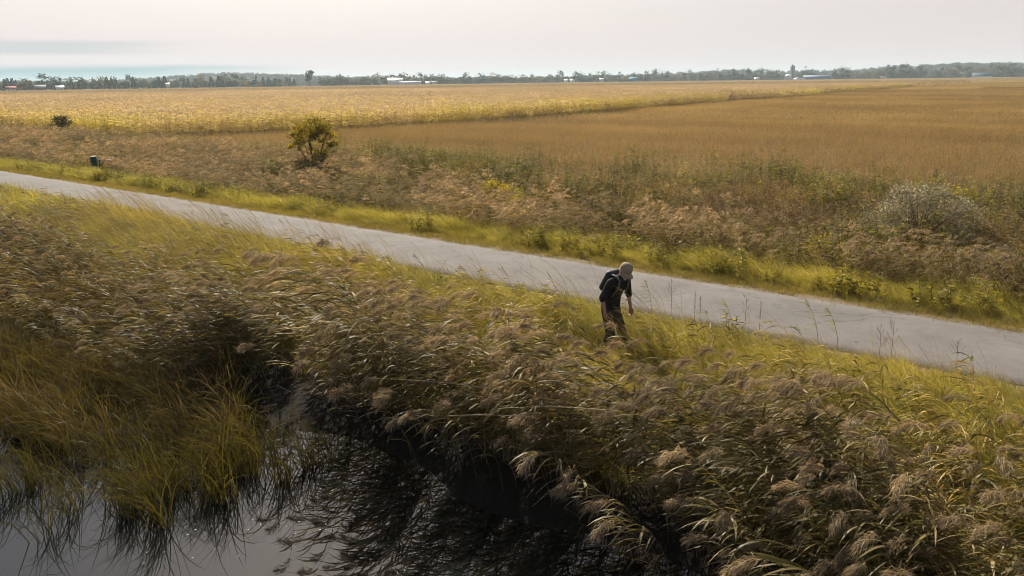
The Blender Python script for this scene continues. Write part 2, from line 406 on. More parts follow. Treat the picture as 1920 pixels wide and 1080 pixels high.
def build_path():
    S = np.concatenate([np.arange(-420, -60, 3.0), np.arange(-60, 34, 0.25)])
    e0 = 0.05 * (fnoise(S * 1.3, S * 0, 3) - 0.5) + 0.04 * (fnoise(S * 0.2, S * 0, 8) - 0.5)
    e1 = PATH_W + 0.07 * (fnoise(S * 1.1, S * 0, 4) - 0.5)
    rows = []
    for k in range(9):
        f = k / 8
        rows.append((e0 + (e1 - e0) * f, np.full_like(S, 0.022 + 0.028 * math.sin(math.pi * f))))
    rows = [(e0 - 0.02, np.full_like(S, -0.08))] + rows + [(e1 + 0.02, np.full_like(S, -0.08))]
    V = np.stack([np.stack([*sv2xy(S, r[0]), r[1]], -1) for r in rows], 1)
    nS, nV = len(S), len(rows)
    i = np.arange(nS - 1)[:, None] * nV + np.arange(nV - 1)[None]
    F = np.stack([i + 1, i + nV + 1, i + nV, i], -1).reshape(-1, 4)
    o = link('path', quick_mesh('path', V.reshape(-1, 3), F, None, [path_material()], None, True))
    tag(o, 'pale grey asphalt cycle path crossing the picture', None, kind='structure')
    # trodden gravel and leaf crumbs along both edges
    g = plain_material('path_shoulder_gravel', (0.15, 0.11, 0.065), 0.95, 0.5, 45, 0.6, detail=6)
    for nm, a, b in (('far', -0.42, 0.03), ('near', PATH_W - 0.03, PATH_W + 0.4)):
        vv = np.linspace(a, b, 4)
        rr = []
        for q, f in enumerate(vv):
            w = 0.22 * (fnoise(S * 0.9, S * 0 + q, 21) - 0.5) if (q == 0 and nm == 'far') or (q == 3 and nm == 'near') else 0
            zz = 0.010 if 0 < q < 3 else (0.004 if (q == 0) == (nm == 'far') else 0.008)
            rr.append(np.stack([*sv2xy(S, f + w), np.full_like(S, zz)], -1))
        V = np.stack(rr, 1); nV = 4
        i = np.arange(nS - 1)[:, None] * nV + np.arange(nV - 1)[None]
        F = np.stack([i + 1, i + nV + 1, i + nV, i], -1).reshape(-1, 4)
        o = link('path_shoulder', quick_mesh('path_shoulder', V.reshape(-1, 3), F, None, [g], None, True))
        tag(o, 'gravelly brown shoulder on the %s edge of the path' % ('field' if nm == 'far' else 'pond'), None, kind='structure')
build_path()

def water_material():
    m, N, L = new_mat('pond_water')
    out = N.new('ShaderNodeOutputMaterial'); p = N.new('ShaderNodeBsdfPrincipled'); tc = N.new('ShaderNodeTexCoord')
    p.inputs['Base Color'].default_value = (0.006, 0.007, 0.006, 1); p.inputs['Roughness'].default_value = 0.0
    p.inputs['IOR'].default_value = 1.5
    n = N.new('ShaderNodeTexNoise'); n.inputs['Scale'].default_value = 1.6; n.inputs['Detail'].default_value = 3
    L.new(tc.outputs['Object'], n.inputs['Vector'])
    b = N.new('ShaderNodeBump'); b.inputs['Strength'].default_value = 0.015; b.inputs['Distance'].default_value = 0.05
    L.new(n.outputs[0], b.inputs['Height']); L.new(b.outputs[0], p.inputs['Normal']); L.new(p.outputs[0], out.inputs[0])
    return m
water = link('water', grid_mesh('water', np.linspace(-80, 60, 15), np.linspace(8.5, 26, 8),
             lambda x, y, s, v: np.full_like(x, WATER_Z), water_material()))
tag(water, 'still dark pond water at the foot of the reeds', None, kind='structure')

# ================================================================== PLANT PROTOTYPES
WIND = np.array((-0.93, -0.30, 0.0))
ZUP = np.array((0, 0, 1.0))
def bend_line(n, height, lean, w=WIND, k=1.0):
    t = np.linspace(0, 1, n)
    tm = (t[1:] + t[:-1]) / 2
    d = unit(ZUP[None] * (1 - 0.55 * tm ** k * lean)[:, None] + w[None] * ((0.12 + 0.85 * tm ** k) * lean)[:, None])
    return np.concatenate([np.zeros((1, 3)), np.cumsum(d * height / (n - 1), 0)]), d[-1]
# phragmites: cane, long leaves streaming down-wind, drooping seed plume
def reed_parts(height, lean, nleaf, plume, detail, green, gold=0.0):
    w = unit(WIND + RNG.normal(0, 0.18, 3) * (1, 1, 0))
    pts, dend = bend_line(9, height, lean, w)
    pts[1:-1] += RNG.normal(0, 0.006, (7, 3))
    stem = Buf()
    tube(stem, pts, np.linspace(0.0055, 0.0025, 9), 3, np.array((0.26, 0.21, 0.10)) * RNG.uniform(0.8, 1.1))
    leaves = []
    for i in range(nleaf):
        f = 0.28 + 0.68 * (i + RNG.uniform(0, 0.8)) / nleaf
        p = np.array([np.interp(f * 8, range(9), pts[:, q]) for q in range(3)])
        a = RNG.uniform(-0.9, 0.9)
        side_w = unit(w + np.array((-w[1], w[0], 0)) * a)
        d0 = unit(ZUP * RNG.uniform(0.25, 0.9) + side_w * 0.9)
        d1 = unit(side_w * 1.0 + w * 0.5 - ZUP * RNG.uniform(0.15, 1.3))
        b = Buf()
        L = RNG.uniform(0.28, 0.62) * (1.0 if f < 0.85 else 0.75)
        dead = RNG.random() < 0.36
        c = (np.array((0.23, 0.175, 0.088)) if dead else (np.array((0.082, 0.064, 0.018)) * (1 - gold) + np.array((0.17, 0.13, 0.035)) * gold) * (1 - green) + np.array((0.085, 0.085, 0.02)) * green) * RNG.uniform(0.75, 1.25)
        sd = unit(np.cross(d0, ZUP) + RNG.normal(0, 0.35, 3))
        blades(b, p[None], d0[None], d1[None], L, RNG.uniform(0.018, 0.038), 5 if detail else 3, c[None], 0.9, 'leaf', sd[None], 0, 1.12)
        leaves.append(b)
    pl = None
    if plume:
        pl = Buf()
        L = RNG.uniform(0.22, 0.42)
        m = 7
        t = np.linspace(0, 1, m); tm = (t[1:] + t[:-1]) / 2
        d = unit(dend[None] * (1 - tm)[:, None] + unit(w - ZUP * 0.75)[None] * tm[:, None] * 1.3)
        ax = np.concatenate([pts[-1:], pts[-1] + np.cumsum(d * L / (m - 1), 0)])
        nb = 120 if detail else 26
        f = rnd(nb) ** 0.8
        P = np.stack([np.interp(f * (m - 1), range(m), ax[:, q]) for q in range(3)], 1)
        ad = d[np.clip((f * (m - 1)).astype(int), 0, m - 2)]
        env = np.sin(np.pi * np.clip(0.12 + 0.85 * f, 0, 1)) * 0.75 + 0.25
        D0 = unit(ad * 0.55 + rdir(nb) * 0.62 + ZUP * 0.12)
        D1 = unit(w * 0.8 - ZUP * RNG.uniform(0.4, 1.5, (nb, 1)) + rdir(nb) * 0.35)
        cc = colmix(nb, (0.17, 0.122, 0.074), (0.30, 0.23, 0.145), 0.2)
        blades(pl, P, D0, D1, env * rnd(nb, 0.08, 0.20), 0.0075 if detail else 0.017, 2 if detail else 2, cc, 1.0, 'oval', None, 0)
        if detail:     # fine spikelets
            k = 80
            ii = RNG.integers(0, nb, k)
            Q = P[ii] + D0[ii] * rnd(k, 0.02, 0.1)[:, None] + (w - ZUP * 0.4) * rnd(k, 0, 0.05)[:, None]
            blades(pl, Q, rdir(k) * 0.7 + w * 0.6, w - ZUP * 0.5 + rdir(k) * 0.4, rnd(k, 0.02, 0.045), 0.006, 1, colmix(k, (0.24, 0.185, 0.12), (0.42, 0.345, 0.25)), 1, 'oval')
    return stem, leaves, pl
def reed_mesh(name, count, spread, detail, plume_p=0.8, hr=(1.6, 2.3), lr=(0.55, 1.0), green=0.3, nl=(8, 13), gold=0.0):
    B = Buf()
    for _ in range(count):
        st, lv, pl = reed_parts(RNG.uniform(*hr), RNG.uniform(*lr), int(RNG.integers(*nl)), RNG.random() < plume_p, detail, green, gold)
        off = np.array((RNG.uniform(-spread, spread), RNG.uniform(-spread, spread), 0))
        for b, mi in [(st, 0)] + [(l, 0) for l in lv] + ([(pl, 1)] if pl else []):
            for V, F, C in zip(b.V, b.F, b.C):
                pass
            V = np.concatenate(b.V) + off; F = np.concatenate(b.F); C = np.concatenate(b.C)
            B.add(V, F, C, mi)
    return B.mesh(name, [M_LEAF_I, M_PLUME_I])
def grass_mesh(name, n, spread, hr, c0, c1, width=0.007, lean=0.7, droop=0.6, seg=4, seedheads=0, spreadout=0.45, straw=0.0):
    B = Buf()
    P = np.concatenate([RNG.normal(0, spread, (n, 2)), np.zeros((n, 1))], 1)
    D0 = unit(ZUP + RNG.normal(0, spreadout, (n, 3)) * (1, 1, 0.2) + WIND * 0.15)
    D1 = unit(WIND * lean + RNG.normal(0, 0.55, (n, 3)) * (1, 1, 0.4) + ZUP * RNG.uniform(-droop, 0.55, (n, 1)))
    cc = colmix(n, c0, c1, 0.18); cc = np.where(rnd(n)[:, None] < straw, colmix(n, (0.20, 0.15, 0.06), (0.36, 0.28, 0.13), 0.15), cc)
    blades(B, P, D0, D1, rnd(n, *hr), width * rnd(n, 0.6, 1.3), seg, cc, 1.5, 'grass', None, 0, 1.15)
    if seedheads:
        k = seedheads
        P = np.concatenate([RNG.normal(0, spread, (k, 2)), np.zeros((k, 1))], 1)
        D0 = unit(ZUP + RNG.normal(0, 0.12, (k, 3))); D1 = unit(ZUP * 0.7 + WIND * 0.8 + RNG.normal(0, 0.15, (k, 3)))
        pts = blades(B, P, D0, D1, rnd(k, hr[1] * 1.1, hr[1] * 1.7), 0.004, 5, (0.17, 0.13, 0.06), 1.4, 'line')
        for q in range(k):
            m = 14
            blades(B, pts[q, -1][None] - (pts[q, -1] - pts[q, -2])[None] * rnd(m, 0, 1.2)[:, None], rdir(m) * 0.5 + ZUP * 0.5 + WIND * 0.3, WIND + rdir(m) * 0.5, rnd(m, 0.03, 0.08), 0.006, 1, colmix(m, (0.2, 0.14, 0.08), (0.3, 0.23, 0.13)), 1, 'oval')
    return B.mesh(name, [M_LEAF_I])
def weed_mesh(name, nstem, spread, hr, c0, c1, leaf=(0.05, 0.012), per=26, heads=None, lean=0.35):
    """branching herb: several stems set with small leaves, a loose seed or flower head on top"""
    B = Buf()
    for _ in range(nstem):
        h = RNG.uniform(*hr)
        pts, de = bend_line(6, h, lean * RNG.uniform(0.4, 1.4), unit(WIND + RNG.normal(0, 0.6, 3) * (1, 1, 0)))
        pts = pts + np.array((*RNG.normal(0, spread, 2), 0))
        tube(B, pts, np.linspace(0.004, 0.002, 6), 3, (0.13, 0.09, 0.05))
        f = RNG.uniform(0.15, 1, per)
        P = np.stack([np.interp(f * 5, range(6), pts[:, q]) for q in range(3)], 1)
        a = rnd(per, 0, 6.28)
        hd = np.stack([np.cos(a), np.sin(a), np.zeros(per)], 1)
        blades(B, P, hd * 0.8 + ZUP * rnd(per, 0.1, 0.8)[:, None], hd + WIND * 0.3 - ZUP * rnd(per, 0, 0.9)[:, None], rnd(per, 0.7, 1.4) * leaf[0], rnd(per, 0.7, 1.3) * leaf[1], 2, colmix(per, c0, c1, 0.2), 1, 'leaf')
        if heads is not None:
            k = 30
            f = 1 - rnd(k) ** 1.5 * 0.3
            P = np.stack([np.interp(f * 5, range(6), pts[:, q]) for q in range(3)], 1)
            D = rdir(k) * 0.8 + ZUP * 0.5
            Q = P + unit(D) * rnd(k, 0.0, 0.10)[:, None]
            blades(B, Q, D, D + WIND * 0.4, rnd(k, 0.02, 0.05), rnd(k, 0.01, 0.02), 1, colmix(k, *heads, 0.2), 1, 'oval')
    return B.mesh(name, [M_LEAF_I])

print('protos')
REED_A = [reed_mesh('reed_a%d' % i, 2, 0.10, True, 0.55, (1.7, 2.7), (0.45, 0.95), 0.2, (12, 18)) for i in range(10)]
REED_L = [reed_mesh('reed_l%d' % i, 2, 0.13, True, 0.22, (1.3, 2.2), (0.45, 0.95), 0.1, (12, 18), 0.9) for i in range(7)]
REED_G = [reed_mesh('reed_g%d' % i, 2, 0.12, True, 0.0, (1.2, 1.8), (0.5, 0.95), 0.7, (9, 14)) for i in range(6)]
REED_F = [reed_mesh('reed_f%d' % i, 5, 0.28, False, 0.9, (1.5, 2.2), (0.55, 1.0), 0.3, (7, 10)) for i in range(8)]
YG0, YG1 = (0.172, 0.158, 0.028), (0.355, 0.312, 0.07)
GRASS = [grass_mesh('grass_%d' % i, 70, 0.11, (0.35, 0.85), YG0, YG1, 0.008, seedheads=(2 if i % 2 == 0 else 0), straw=0.24) for i in range(8)]
GRASS_FAR = [grass_mesh('grass_far_%d' % i, 26, 0.13, (0.4, 0.85), YG0, YG1, 0.02, seg=3, straw=0.2) for i in range(4)]
VERGE = [grass_mesh('verge_%d' % i, 60, 0.13, (0.06, 0.2), (0.15, 0.13, 0.03), (0.26, 0.21, 0.06), 0.006, 0.4, 0.3, 3, spreadout=0.8) for i in range(4)]
SEDGE = [grass_mesh('sedge_%d' % i, 26, 0.11, (0.9, 1.8), (0.042, 0.034, 0.012), (0.115, 0.086, 0.034), 0.015, 0.45, 0.5, 6, spreadout=0.2) for i in range(6)]
CATTAIL = [grass_mesh('cattail_%d' % i, 20, 0.09, (0.8, 1.55), (0.034, 0.031, 0.008), (0.088, 0.072, 0.016), 0.019, 0.25, 0.3, 6, spreadout=0.17) for i in range(6)]
HERB = [weed_mesh('herb_%d' % i, 5, 0.12, (0.25, 0.6), (0.13, 0.125, 0.02), (0.25, 0.21, 0.04), (0.08, 0.03), 24, ((0.34, 0.30, 0.2), (0.46, 0.42, 0.34)) if i % 3 == 0 else None) for i in range(5)]
WEED_BROWN = [weed_mesh('weed_b%d' % i, 9, 0.28, (0.45, 1.0), (0.18, 0.125, 0.055), (0.34, 0.25, 0.125), (0.055, 0.014), 30, ((0.24, 0.17, 0.11), (0.38, 0.31, 0.22))) for i in range(5)]
WEED_OLIVE = [weed_mesh('weed_o%d' % i, 9, 0.28, (0.4, 0.95), (0.125, 0.115, 0.04), (0.26, 0.22, 0.085), (0.06, 0.018), 34, ((0.22, 0.19, 0.12), (0.32, 0.28, 0.2)) if i % 2 else None) for i in range(5)]
WEED_RUST = [weed_mesh('weed_r%d' % i, 9, 0.26, (0.4, 0.8), (0.20, 0.11, 0.025), (0.31, 0.18, 0.05), (0.055, 0.015), 34, None) for i in range(3)]

# ------------------------------------------------------------------ near bank
def sm(x, a, b):
    t = np.clip((np.asarray(x, float) - a) / (b - a), 0, 1); return t * t * (3 - 2 * t)
PERSON_XY = (1.86, 14.35)
def clear_person(x, y, r=0.33):      # trampled where the person stands and has come up the bank
    dx, dy = x - PERSON_XY[0], y - PERSON_XY[1]
    return (dx * dx + dy * dy > r * r) & ~((np.abs(dx - 0.12 * dy) < 0.5 * r + 0.12) & (dy < 0) & (dy > -0.5 - 2.0 * r))
def clear_reeds(x, y):      # reeds lean down-wind, so keep them off the up-wind side of the person too
    dx, dy = x - PERSON_XY[0], y - PERSON_XY[1]
    return ~((dx > -0.6) & (dx < 1.75) & (dy > -3.5) & (dy < 0.6) & (dx < 0.75 - 0.45 * dy))
def var_tint(x, y, lo, hi, sc, seed, j=0.12):
    n = np.clip((fnoise(x * sc, y * sc, seed) - 0.25) * 2, 0, 1)[:, None]
    return (np.asarray(lo) * (1 - n) + np.asarray(hi) * n) * (1 + RNG.normal(0, j, (len(x), 1))).clip(0.6, 1.5)
def reed_lo(s):      # where the reed belt begins below the path
    return 7.4 + 0.9 * (fnoise(s * 0.35, s * 0 + 3.3, 40) - 0.5) * 2 - 0.8 * sm(s, -14, -30)
def reed_hi(s):      # and where it ends at the water
    return np.interp(s, [-60, -8, -4, -2, 0, 5.0, 6.6, 8.5, 11], [11.2, 11.2, 10.8, 9.6, 9.3, 9.55, 9.8, 10.3, 10.7]) + 0.7 * (fnoise(s * 0.8, s * 0 + 1.7, 41) - 0.5)

s, v, x, y, z = sample_sv(-75, 16, 5.0, 13, 21, lambda s, v: sm(v, reed_lo(s) - 0.5, reed_lo(s) + 0.7) * (v < reed_hi(s)) * (0.12 + 0.85 * sm(fnoise(s * 0.8, v * 0.8, 50), 0.28, 0.62) + 0.85 * sm(v, reed_hi(s) - 1.7, reed_hi(s) - 0.8) * sm(s, -1.5, 0.5)))
k = clear_reeds(x, y); s, v, x, y, z = s[k], v[k], x[k], y[k], z[k]
left = sm(s, 0, -8)[:, None]
tint = var_tint(x, y, (0.68, 0.71, 0.70), (1.16, 1.12, 0.98), 0.6, 61, 0.2) * (1 - left * np.array((0.0, 0.02, 0.1)))
scatter('reed_bed', REED_A + REED_L, x, y, z - 0.05, RNG.normal(0, 0.4, len(x)), rnd(len(x), 0.7, 1.12) * (0.5 + 0.5 * sm(v, reed_lo(s) - 0.4, 8.4)) * (1 - 0.18 * sm(s, -2, -8)) * (1 + 0.10 * sm(v, 8.6, 9.4) * sm(s, -2, 0) * sm(s, 8, 6) + 0.24 * sm(v, 8.4, 9.2) * sm(s, -4, -2.5) * sm(s, 2.0, 1.0)), tint,
        'wind-bent brown reeds filling the bank between path and pond', 'reeds', pid=np.where(rnd(len(x)) < 0.15 + 0.6 * sm(s, 0, -6) + 0.25 * (1 - sm(v, 7.0, 8.6)), RNG.integers(10, 17, len(x)), RNG.integers(0, 10, len(x))), tilt=RNG.normal(0, 0.12, (len(x), 2)))
# greener, shorter reeds that run up to the grass
s, v, x, y, z = sample_sv(-75, 16, 4.6, 9.5, 16, lambda s, v: sm(v, 4.5 - 0.5 * sm(s, -2, -10), 6.2) * (1 - sm(v, reed_lo(s) + 0.6, reed_lo(s) + 2.2)) * sm(fnoise(s * 0.7, v * 0.7, 52), 0.30, 0.62))
k = clear_reeds(x, y); s, v, x, y, z = s[k], v[k], x[k], y[k], z[k]
scatter('green_reeds', REED_G, x, y, z - 0.05, RNG.normal(0, 0.45, len(x)), rnd(len(x), 0.45, 0.95), var_tint(x, y, (1.3, 1.3, 1.0), (2.1, 1.9, 1.1), 0.6, 62),
        'greener young reeds mixed into the tall grass below the path', 'reeds', tilt=RNG.normal(0, 0.1, (len(x), 2)))
# yellow-green grass below the path
s, v, x, y, z = sample_sv(-90, 16, 3.3, 9.0, 34, lambda s, v: sm(v, 3.2, 4.2) * (1 - 0.8 * sm(v, 7.2, 8.8)))
k = clear_person(x, y, 0.36); s, v, x, y, z = s[k], v[k], x[k], y[k], z[k]
hs = (0.55 + 0.5 * sm(v, 3.8, 5.2)) * rnd(len(x), 0.6, 1.15) * (0.6 + 0.8 * fnoise(s * 0.8, v * 0.8, 53)) * (1 + 0.45 * sm(s, -2, -12))
scatter('tall_grass_below_path', GRASS + GRASS_FAR, x, y, z - 0.02, rnd(len(x), -0.6, 0.6), hs, var_tint(x, y, (0.8, 0.85, 0.9), (1.25, 1.2, 1.0), 0.45, 63),
        'yellow-green tall grass between the path and the reeds', 'grass', pid=np.where(np.hypot(x, y) > 32, RNG.integers(8, 12, len(x)), RNG.integers(0, 8, len(x))), tilt=RNG.normal(0, 0.08, (len(x), 2)))
# herbs in that grass
s, v, x, y, z = sample_sv(-70, 16, 4.2, 8.0, 1.6, lambda s, v: sm(fnoise(s * 0.5, v * 0.5, 54), 0.4, 0.65))
scatter('herbs_below_path', HERB, x, y, z - 0.02, rnd(len(x), 0, 6.28), rnd(len(x), 0.7, 1.3), var_tint(x, y, (0.8, 0.85, 0.9), (1.15, 1.1, 1.0), 0.5, 64),
        'leafy herbs scattered in the grass below the path', 'herbs')
# brown sedge on the marshy left side, and cattails standing in the water
s, v, x, y, z = sample_sv(-40, 2.6, 8.2, 13.6, 17, lambda s, v: sm(s - 1.5 * (v - 12.3), 0.5, -0.4) * sm(v, 8.6, 9.6) * (1 - sm(v + 0.35 * s, 11.6, 12.6)) * sm(fnoise(s * 0.8, v * 0.8, 55), 0.3, 0.55))
scatter('brown_sedge', SEDGE, x, y, np.maximum(z, WATER_Z - 0.25) - 0.05, RNG.normal(0, 0.5, len(x)), rnd(len(x), 0.75, 1.15), var_tint(x, y, (0.75, 0.75, 0.8), (1.2, 1.1, 1.0), 0.7, 65),
        'tawny sedge leaning over the marshy left edge of the pond', 'sedge', tilt=RNG.normal(0, 0.1, (len(x), 2)))
def cat_mask(s, v):
    front = np.interp(s, [-6, -1.3, 0.3, 1.6], [17.5, 15.7, 14.2, 12.9]) - 0.6 * fnoise(s * 1.6, v * 1.6, 56)
    gap = 1 - 0.9 * np.exp(-((s + 1.15 + 0.22 * (v - 13.2)) / 0.22) ** 2)
    return sm(s, 1.0, -0.2) * (v > 10.8) * sm(front - v, -0.1, 0.4) * gap * sm(vnoise(s * 1.5, v * 1.5, 57), 0.35, 0.6)
s, v, x, y, z = sample_sv(-12, 2.6, 10.4, 16.5, 17, cat_mask)
scatter('cattail_leaves', CATTAIL, x, y, np.full(len(x), WATER_Z - 0.12), RNG.normal(0, 0.7, len(x)), rnd(len(x), 0.6, 1.05), var_tint(x, y, (0.8, 0.85, 0.8), (1.15, 1.1, 1.0), 0.9, 66),
        'upright green blades standing in the shallow water at left', 'water plants', tilt=RNG.normal(0, 0.1, (len(x), 2)))

# ------------------------------------------------------------------ far side of the path
s, v, x, y, z = sample_sv(-170, 20, -1.1, -0.1, 34, lambda s, v: np.where(s < -60, 0.35, 1.0))
scatter('verge_grass', VERGE, x, y, z, rnd(len(x), 0, 6.28), rnd(len(x), 0.7, 1.4), var_tint(x, y, (0.85, 0.85, 0.9), (1.15, 1.1, 1.0), 0.6, 67),
        'short mown grass along the field side of the path', 'grass')
s, v, x, y, z = sample_sv(-170, 16, 3.45, 4.6, 26, lambda s, v: np.where(s < -60, 0.35, 1.0))
scatter('verge_grass', VERGE, x, y, z, rnd(len(x), 0, 6.28), rnd(len(x), 0.7, 1.5), var_tint(x, y, (0.85, 0.85, 0.9), (1.15, 1.1, 1.0), 0.6, 68),
        'short mown grass along the pond side of the path', 'grass')
s, v, x, y, z = sample_sv(-170, 20, -3.6, -0.75, 26, lambda s, v: sm(v, -0.6, -1.2) * (1 - sm(-v, 2.3 + 0.9 * fnoise(s * 0.5, s * 0, 58), 3.6)) * np.where(s < -60, 0.4, 1.0))
hs = rnd(len(x), 0.55, 1.15) * (0.5 + 0.5 * sm(-v, 0.8, 1.8)) * (0.5 + 1.05 * fnoise(s * 0.7, v * 0.7, 59))
scatter('tall_grass_beyond_path', GRASS + GRASS_FAR, x, y, z - 0.02, rnd(len(x), -0.6, 0.6), hs, var_tint(x, y, (0.85, 0.9, 0.9), (1.3, 1.3, 1.1), 0.6, 69, 0.16),
        'bright yellow-green grass strip on the field side of the path', 'grass', pid=np.where(np.hypot(x, y) > 32, RNG.integers(8, 12, len(x)), RNG.integers(0, 8, len(x))), tilt=RNG.normal(0, 0.08, (len(x), 2)))
s, v, x, y, z = sample_sv(-120, 20, -3.2, -0.9, 5, lambda s, v: sm(fnoise(s * 0.4, v * 0.4, 60), 0.4, 0.6))
scatter('herbs_beyond_path', HERB, x, y, z - 0.02, rnd(len(x), 0, 6.28), rnd(len(x), 0.8, 1.5), var_tint(x, y, (0.8, 0.85, 0.9), (1.2, 1.15, 1.0), 0.5, 70),
        'leafy herbs in the grass strip beyond the path', 'herbs')
# reed belt in the far ditch: wide on the left, narrowing to the right
CART_XY = (-24.3, 47.35)
def off_cart(x, y):      # the cart and the open ground in front of it
    dx, dy = x - CART_XY[0], y - CART_XY[1]
    return (np.hypot(dx, dy) > 1.0) & ~((np.abs(dx - 0.5 * -dy) < 1.0) & (dy < 0) & (dy > -3.0)) & ~((dx > 0) & (dx < 2.2) & (np.abs(dy) < 0.9))
def ditch_mask(s, v):
    far = np.interp(s, [-170, -60, -40, -22, -8, 4, 20], [-13.6, -13.2, -12.8, -10.8, -8.0, -6.2, -5.6]) + 1.2 * (fnoise(s * 0.3, v * 0.3, 71) - 0.5)
    return sm(-v, 2.2, 3.4) * sm(v, far - 0.6, far + 0.8) * (0.12 + 0.95 * sm(fnoise(s * 0.55, v * 0.55, 72), 0.3, 0.6))
s, v, x, y, z = sample_sv(-170, 20, -17, -2.2, 7.5, ditch_mask)
k = off_cart(x, y); s, v, x, y, z = s[k], v[k], x[k], y[k], z[k]
scatter('ditch_reeds', REED_F, x, y, z - 0.05, RNG.normal(0, 0.35, len(x)), rnd(len(x), 0.5, 1.0), var_tint(x, y, (0.75, 0.78, 0.72), (1.6, 1.5, 1.3), 0.45, 73, 0.22),
        'grey-brown wind-swept reeds in the ditch beyond the path', 'reeds', tilt=RNG.normal(0, 0.08, (len(x), 2)))
# dark leafy growth in and behind the ditch
s, v, x, y, z = sample_sv(-90, 30, -19, -3.0, 2.4, lambda s, v: sm(fnoise(s * 0.3, v * 0.4, 78), 0.48, 0.62) * np.where((s < -35) & (v < -12), 0.1, 1.0))
scatter('ditch_thicket', WEED_OLIVE + HERB, x, y, z - 0.02, rnd(len(x), 0, 6.28), rnd(len(x), 1.1, 2.3), var_tint(x, y, (0.45, 0.55, 0.5), (1.05, 1.05, 0.8), 0.5, 89),
        'dark green leafy thickets along the ditch beyond the path', 'thicket')
# rough weeds between the ditch and the fields
def weed_zone(s, v):
    inner = np.interp(s, [-60, -40, -22, -8, 4, 20], [-15, -14.5, -11.0, -7.0, -5.0, -4.6])
    outer = np.interp(s, [-60, -30, 0, 20, 40], [-16.0, -17.5, -19.0, -19.0, -18.0]) - 2.2 * (fnoise(s * 0.25, s * 0, 74) - 0.5)
    return sm(-v, -inner - 0.4, -inner + 1.2) * (1 - sm(-v, -outer - 1.0, -outer + 0.8))
for nm, protos, seed, lo, hi, tl, th, lab, den in (
        ('brown_weeds', WEED_BROWN, 75, 0.35, 0.6, (0.75, 0.75, 0.8), (1.15, 1.1, 1.05), 'dry brown weeds in the rough strip before the fields', 5.5),
        ('olive_weeds', WEED_OLIVE, 76, 0.38, 0.62, (0.8, 0.82, 0.85), (1.2, 1.15, 1.0), 'dull olive weeds in the rough strip before the fields', 5.5),
        ('rusty_weeds', WEED_RUST, 77, 0.56, 0.72, (0.8, 0.8, 0.8), (1.15, 1.1, 1.0), 'rust-orange weed patches in the rough strip', 6.0)):
    s, v, x, y, z = sample_sv(-70, 40, -21, -4, den, lambda s, v: weed_zone(s, v) * sm(fnoise(s * 0.22, v * 0.35, seed), lo, hi))
    scatter(nm, protos, x, y, z - 0.03, rnd(len(x), -0.8, 0.8), rnd(len(x), 0.6, 1.5), var_tint(x, y, np.array(tl) * 0.85, np.array(th) * 1.12, 0.5, seed + 8, 0.2), lab, 'weeds')
s, v, x, y, z = sample_sv(-90, 40, -21, -4, 9, lambda s, v: np.maximum(weed_zone(s, v), (v < -12.0) * (v > -19)) * 0.8)
scatter('rough_grass', VERGE, x, y, z - 0.02, rnd(len(x), 0, 6.28), rnd(len(x), 1.4, 2.6), var_tint(x, y, (0.75, 0.72, 0.9), (1.1, 1.05, 1.1), 0.3, 79),
        'pale rough grass among the weeds before the fields', 'grass')

# ================================================================== FIELDS
CB_V = np.array([-700, -440, -260, -150, -50, -30, -17.5])[::-1]
CB_S = np.array([-106, -86, -71, -61, -53.5, -56, -62])[::-1]
def corn_edge(v):     # s of the boundary between corn and soybeans
    return np.interp(-v, -CB_V, CB_S) + 0.6 * (vnoise(v * 0.12, v * 0, 80) - 0.5)
def corn_front(s):
    return -17.4 - 1.2 * (vnoise(s * 0.08, s * 0, 81) - 0.5)
def corn_plants(B, P, hi, leaves, wide, nseg, green):
    n = len(P)
    h = rnd(n, *hi)
    lean = unit(ZUP + RNG.normal(0, 0.08, (n, 3)) + WIND * 0.12)
    blades(B, P, lean, lean, h, 0.03 * wide, 1, colmix(n, (0.22, 0.17, 0.08), (0.30, 0.23, 0.11)), 1, 'line')
    for q in range(leaves):
        f = 0.3 + 0.65 * (q + rnd(n)) / leaves
        a = rnd(n, 0, 6.28)
        hd = np.stack([np.cos(a), np.sin(a), np.zeros(n)], 1)
        low = (f < 0.75)[:, None]
        c = np.where(rnd(n)[:, None] < green, colmix(n, (0.36, 0.28, 0.06), (0.52, 0.40, 0.09)), colmix(n, (0.42, 0.305, 0.155), (0.62, 0.475, 0.27)))
        blades(B, P + lean * (h * f)[:, None], hd * 0.75 + ZUP * rnd(n, 0.4, 1.1)[:, None], hd + WIND * 0.4 - ZUP * rnd(n, 0.2, 1.5)[:, None], rnd(n, 0.45, 0.8), 0.07 * wide, nseg, c, 1, 'leaf')
    for q in range(3):
        D = lean + RNG.normal(0, 0.35, (n, 3))
        blades(B, P + lean * h[:, None], D, D + WIND * 0.3, rnd(n, 0.18, 0.3), 0.018 * wide, 1, colmix(n, (0.36, 0.28, 0.14), (0.52, 0.42, 0.24)), 1, 'oval')
def row_points(size, row, step, drop=0.0):
    r = np.arange(row / 2, size, row) - size / 2; c = np.arange(step / 2, size, step) - size / 2
    a, b = np.meshgrid(r, c, indexing='ij'); a = a.ravel(); b = b.ravel()
    k = rnd(len(a)) > drop
    P = np.stack([a, b, np.zeros(len(a))], 1)[k]; P[:, :2] += RNG.normal(0, step * 0.18, (len(P), 2)); return P
def corn_mesh(name, size, row, step, leaves, wide, nseg, green=0.25):
    B = Buf(); corn_plants(B, row_points(size, row, step, 0.05), (1.9, 2.35), leaves, wide, nseg, green); return B.mesh(name, [M_DRY_I])
CORN0 = [corn_mesh('corn_a%d' % i, 1.5, 0.75, 0.24, 9, 1.0, 3, 0.12 + 0.06 * i) for i in range(4)]
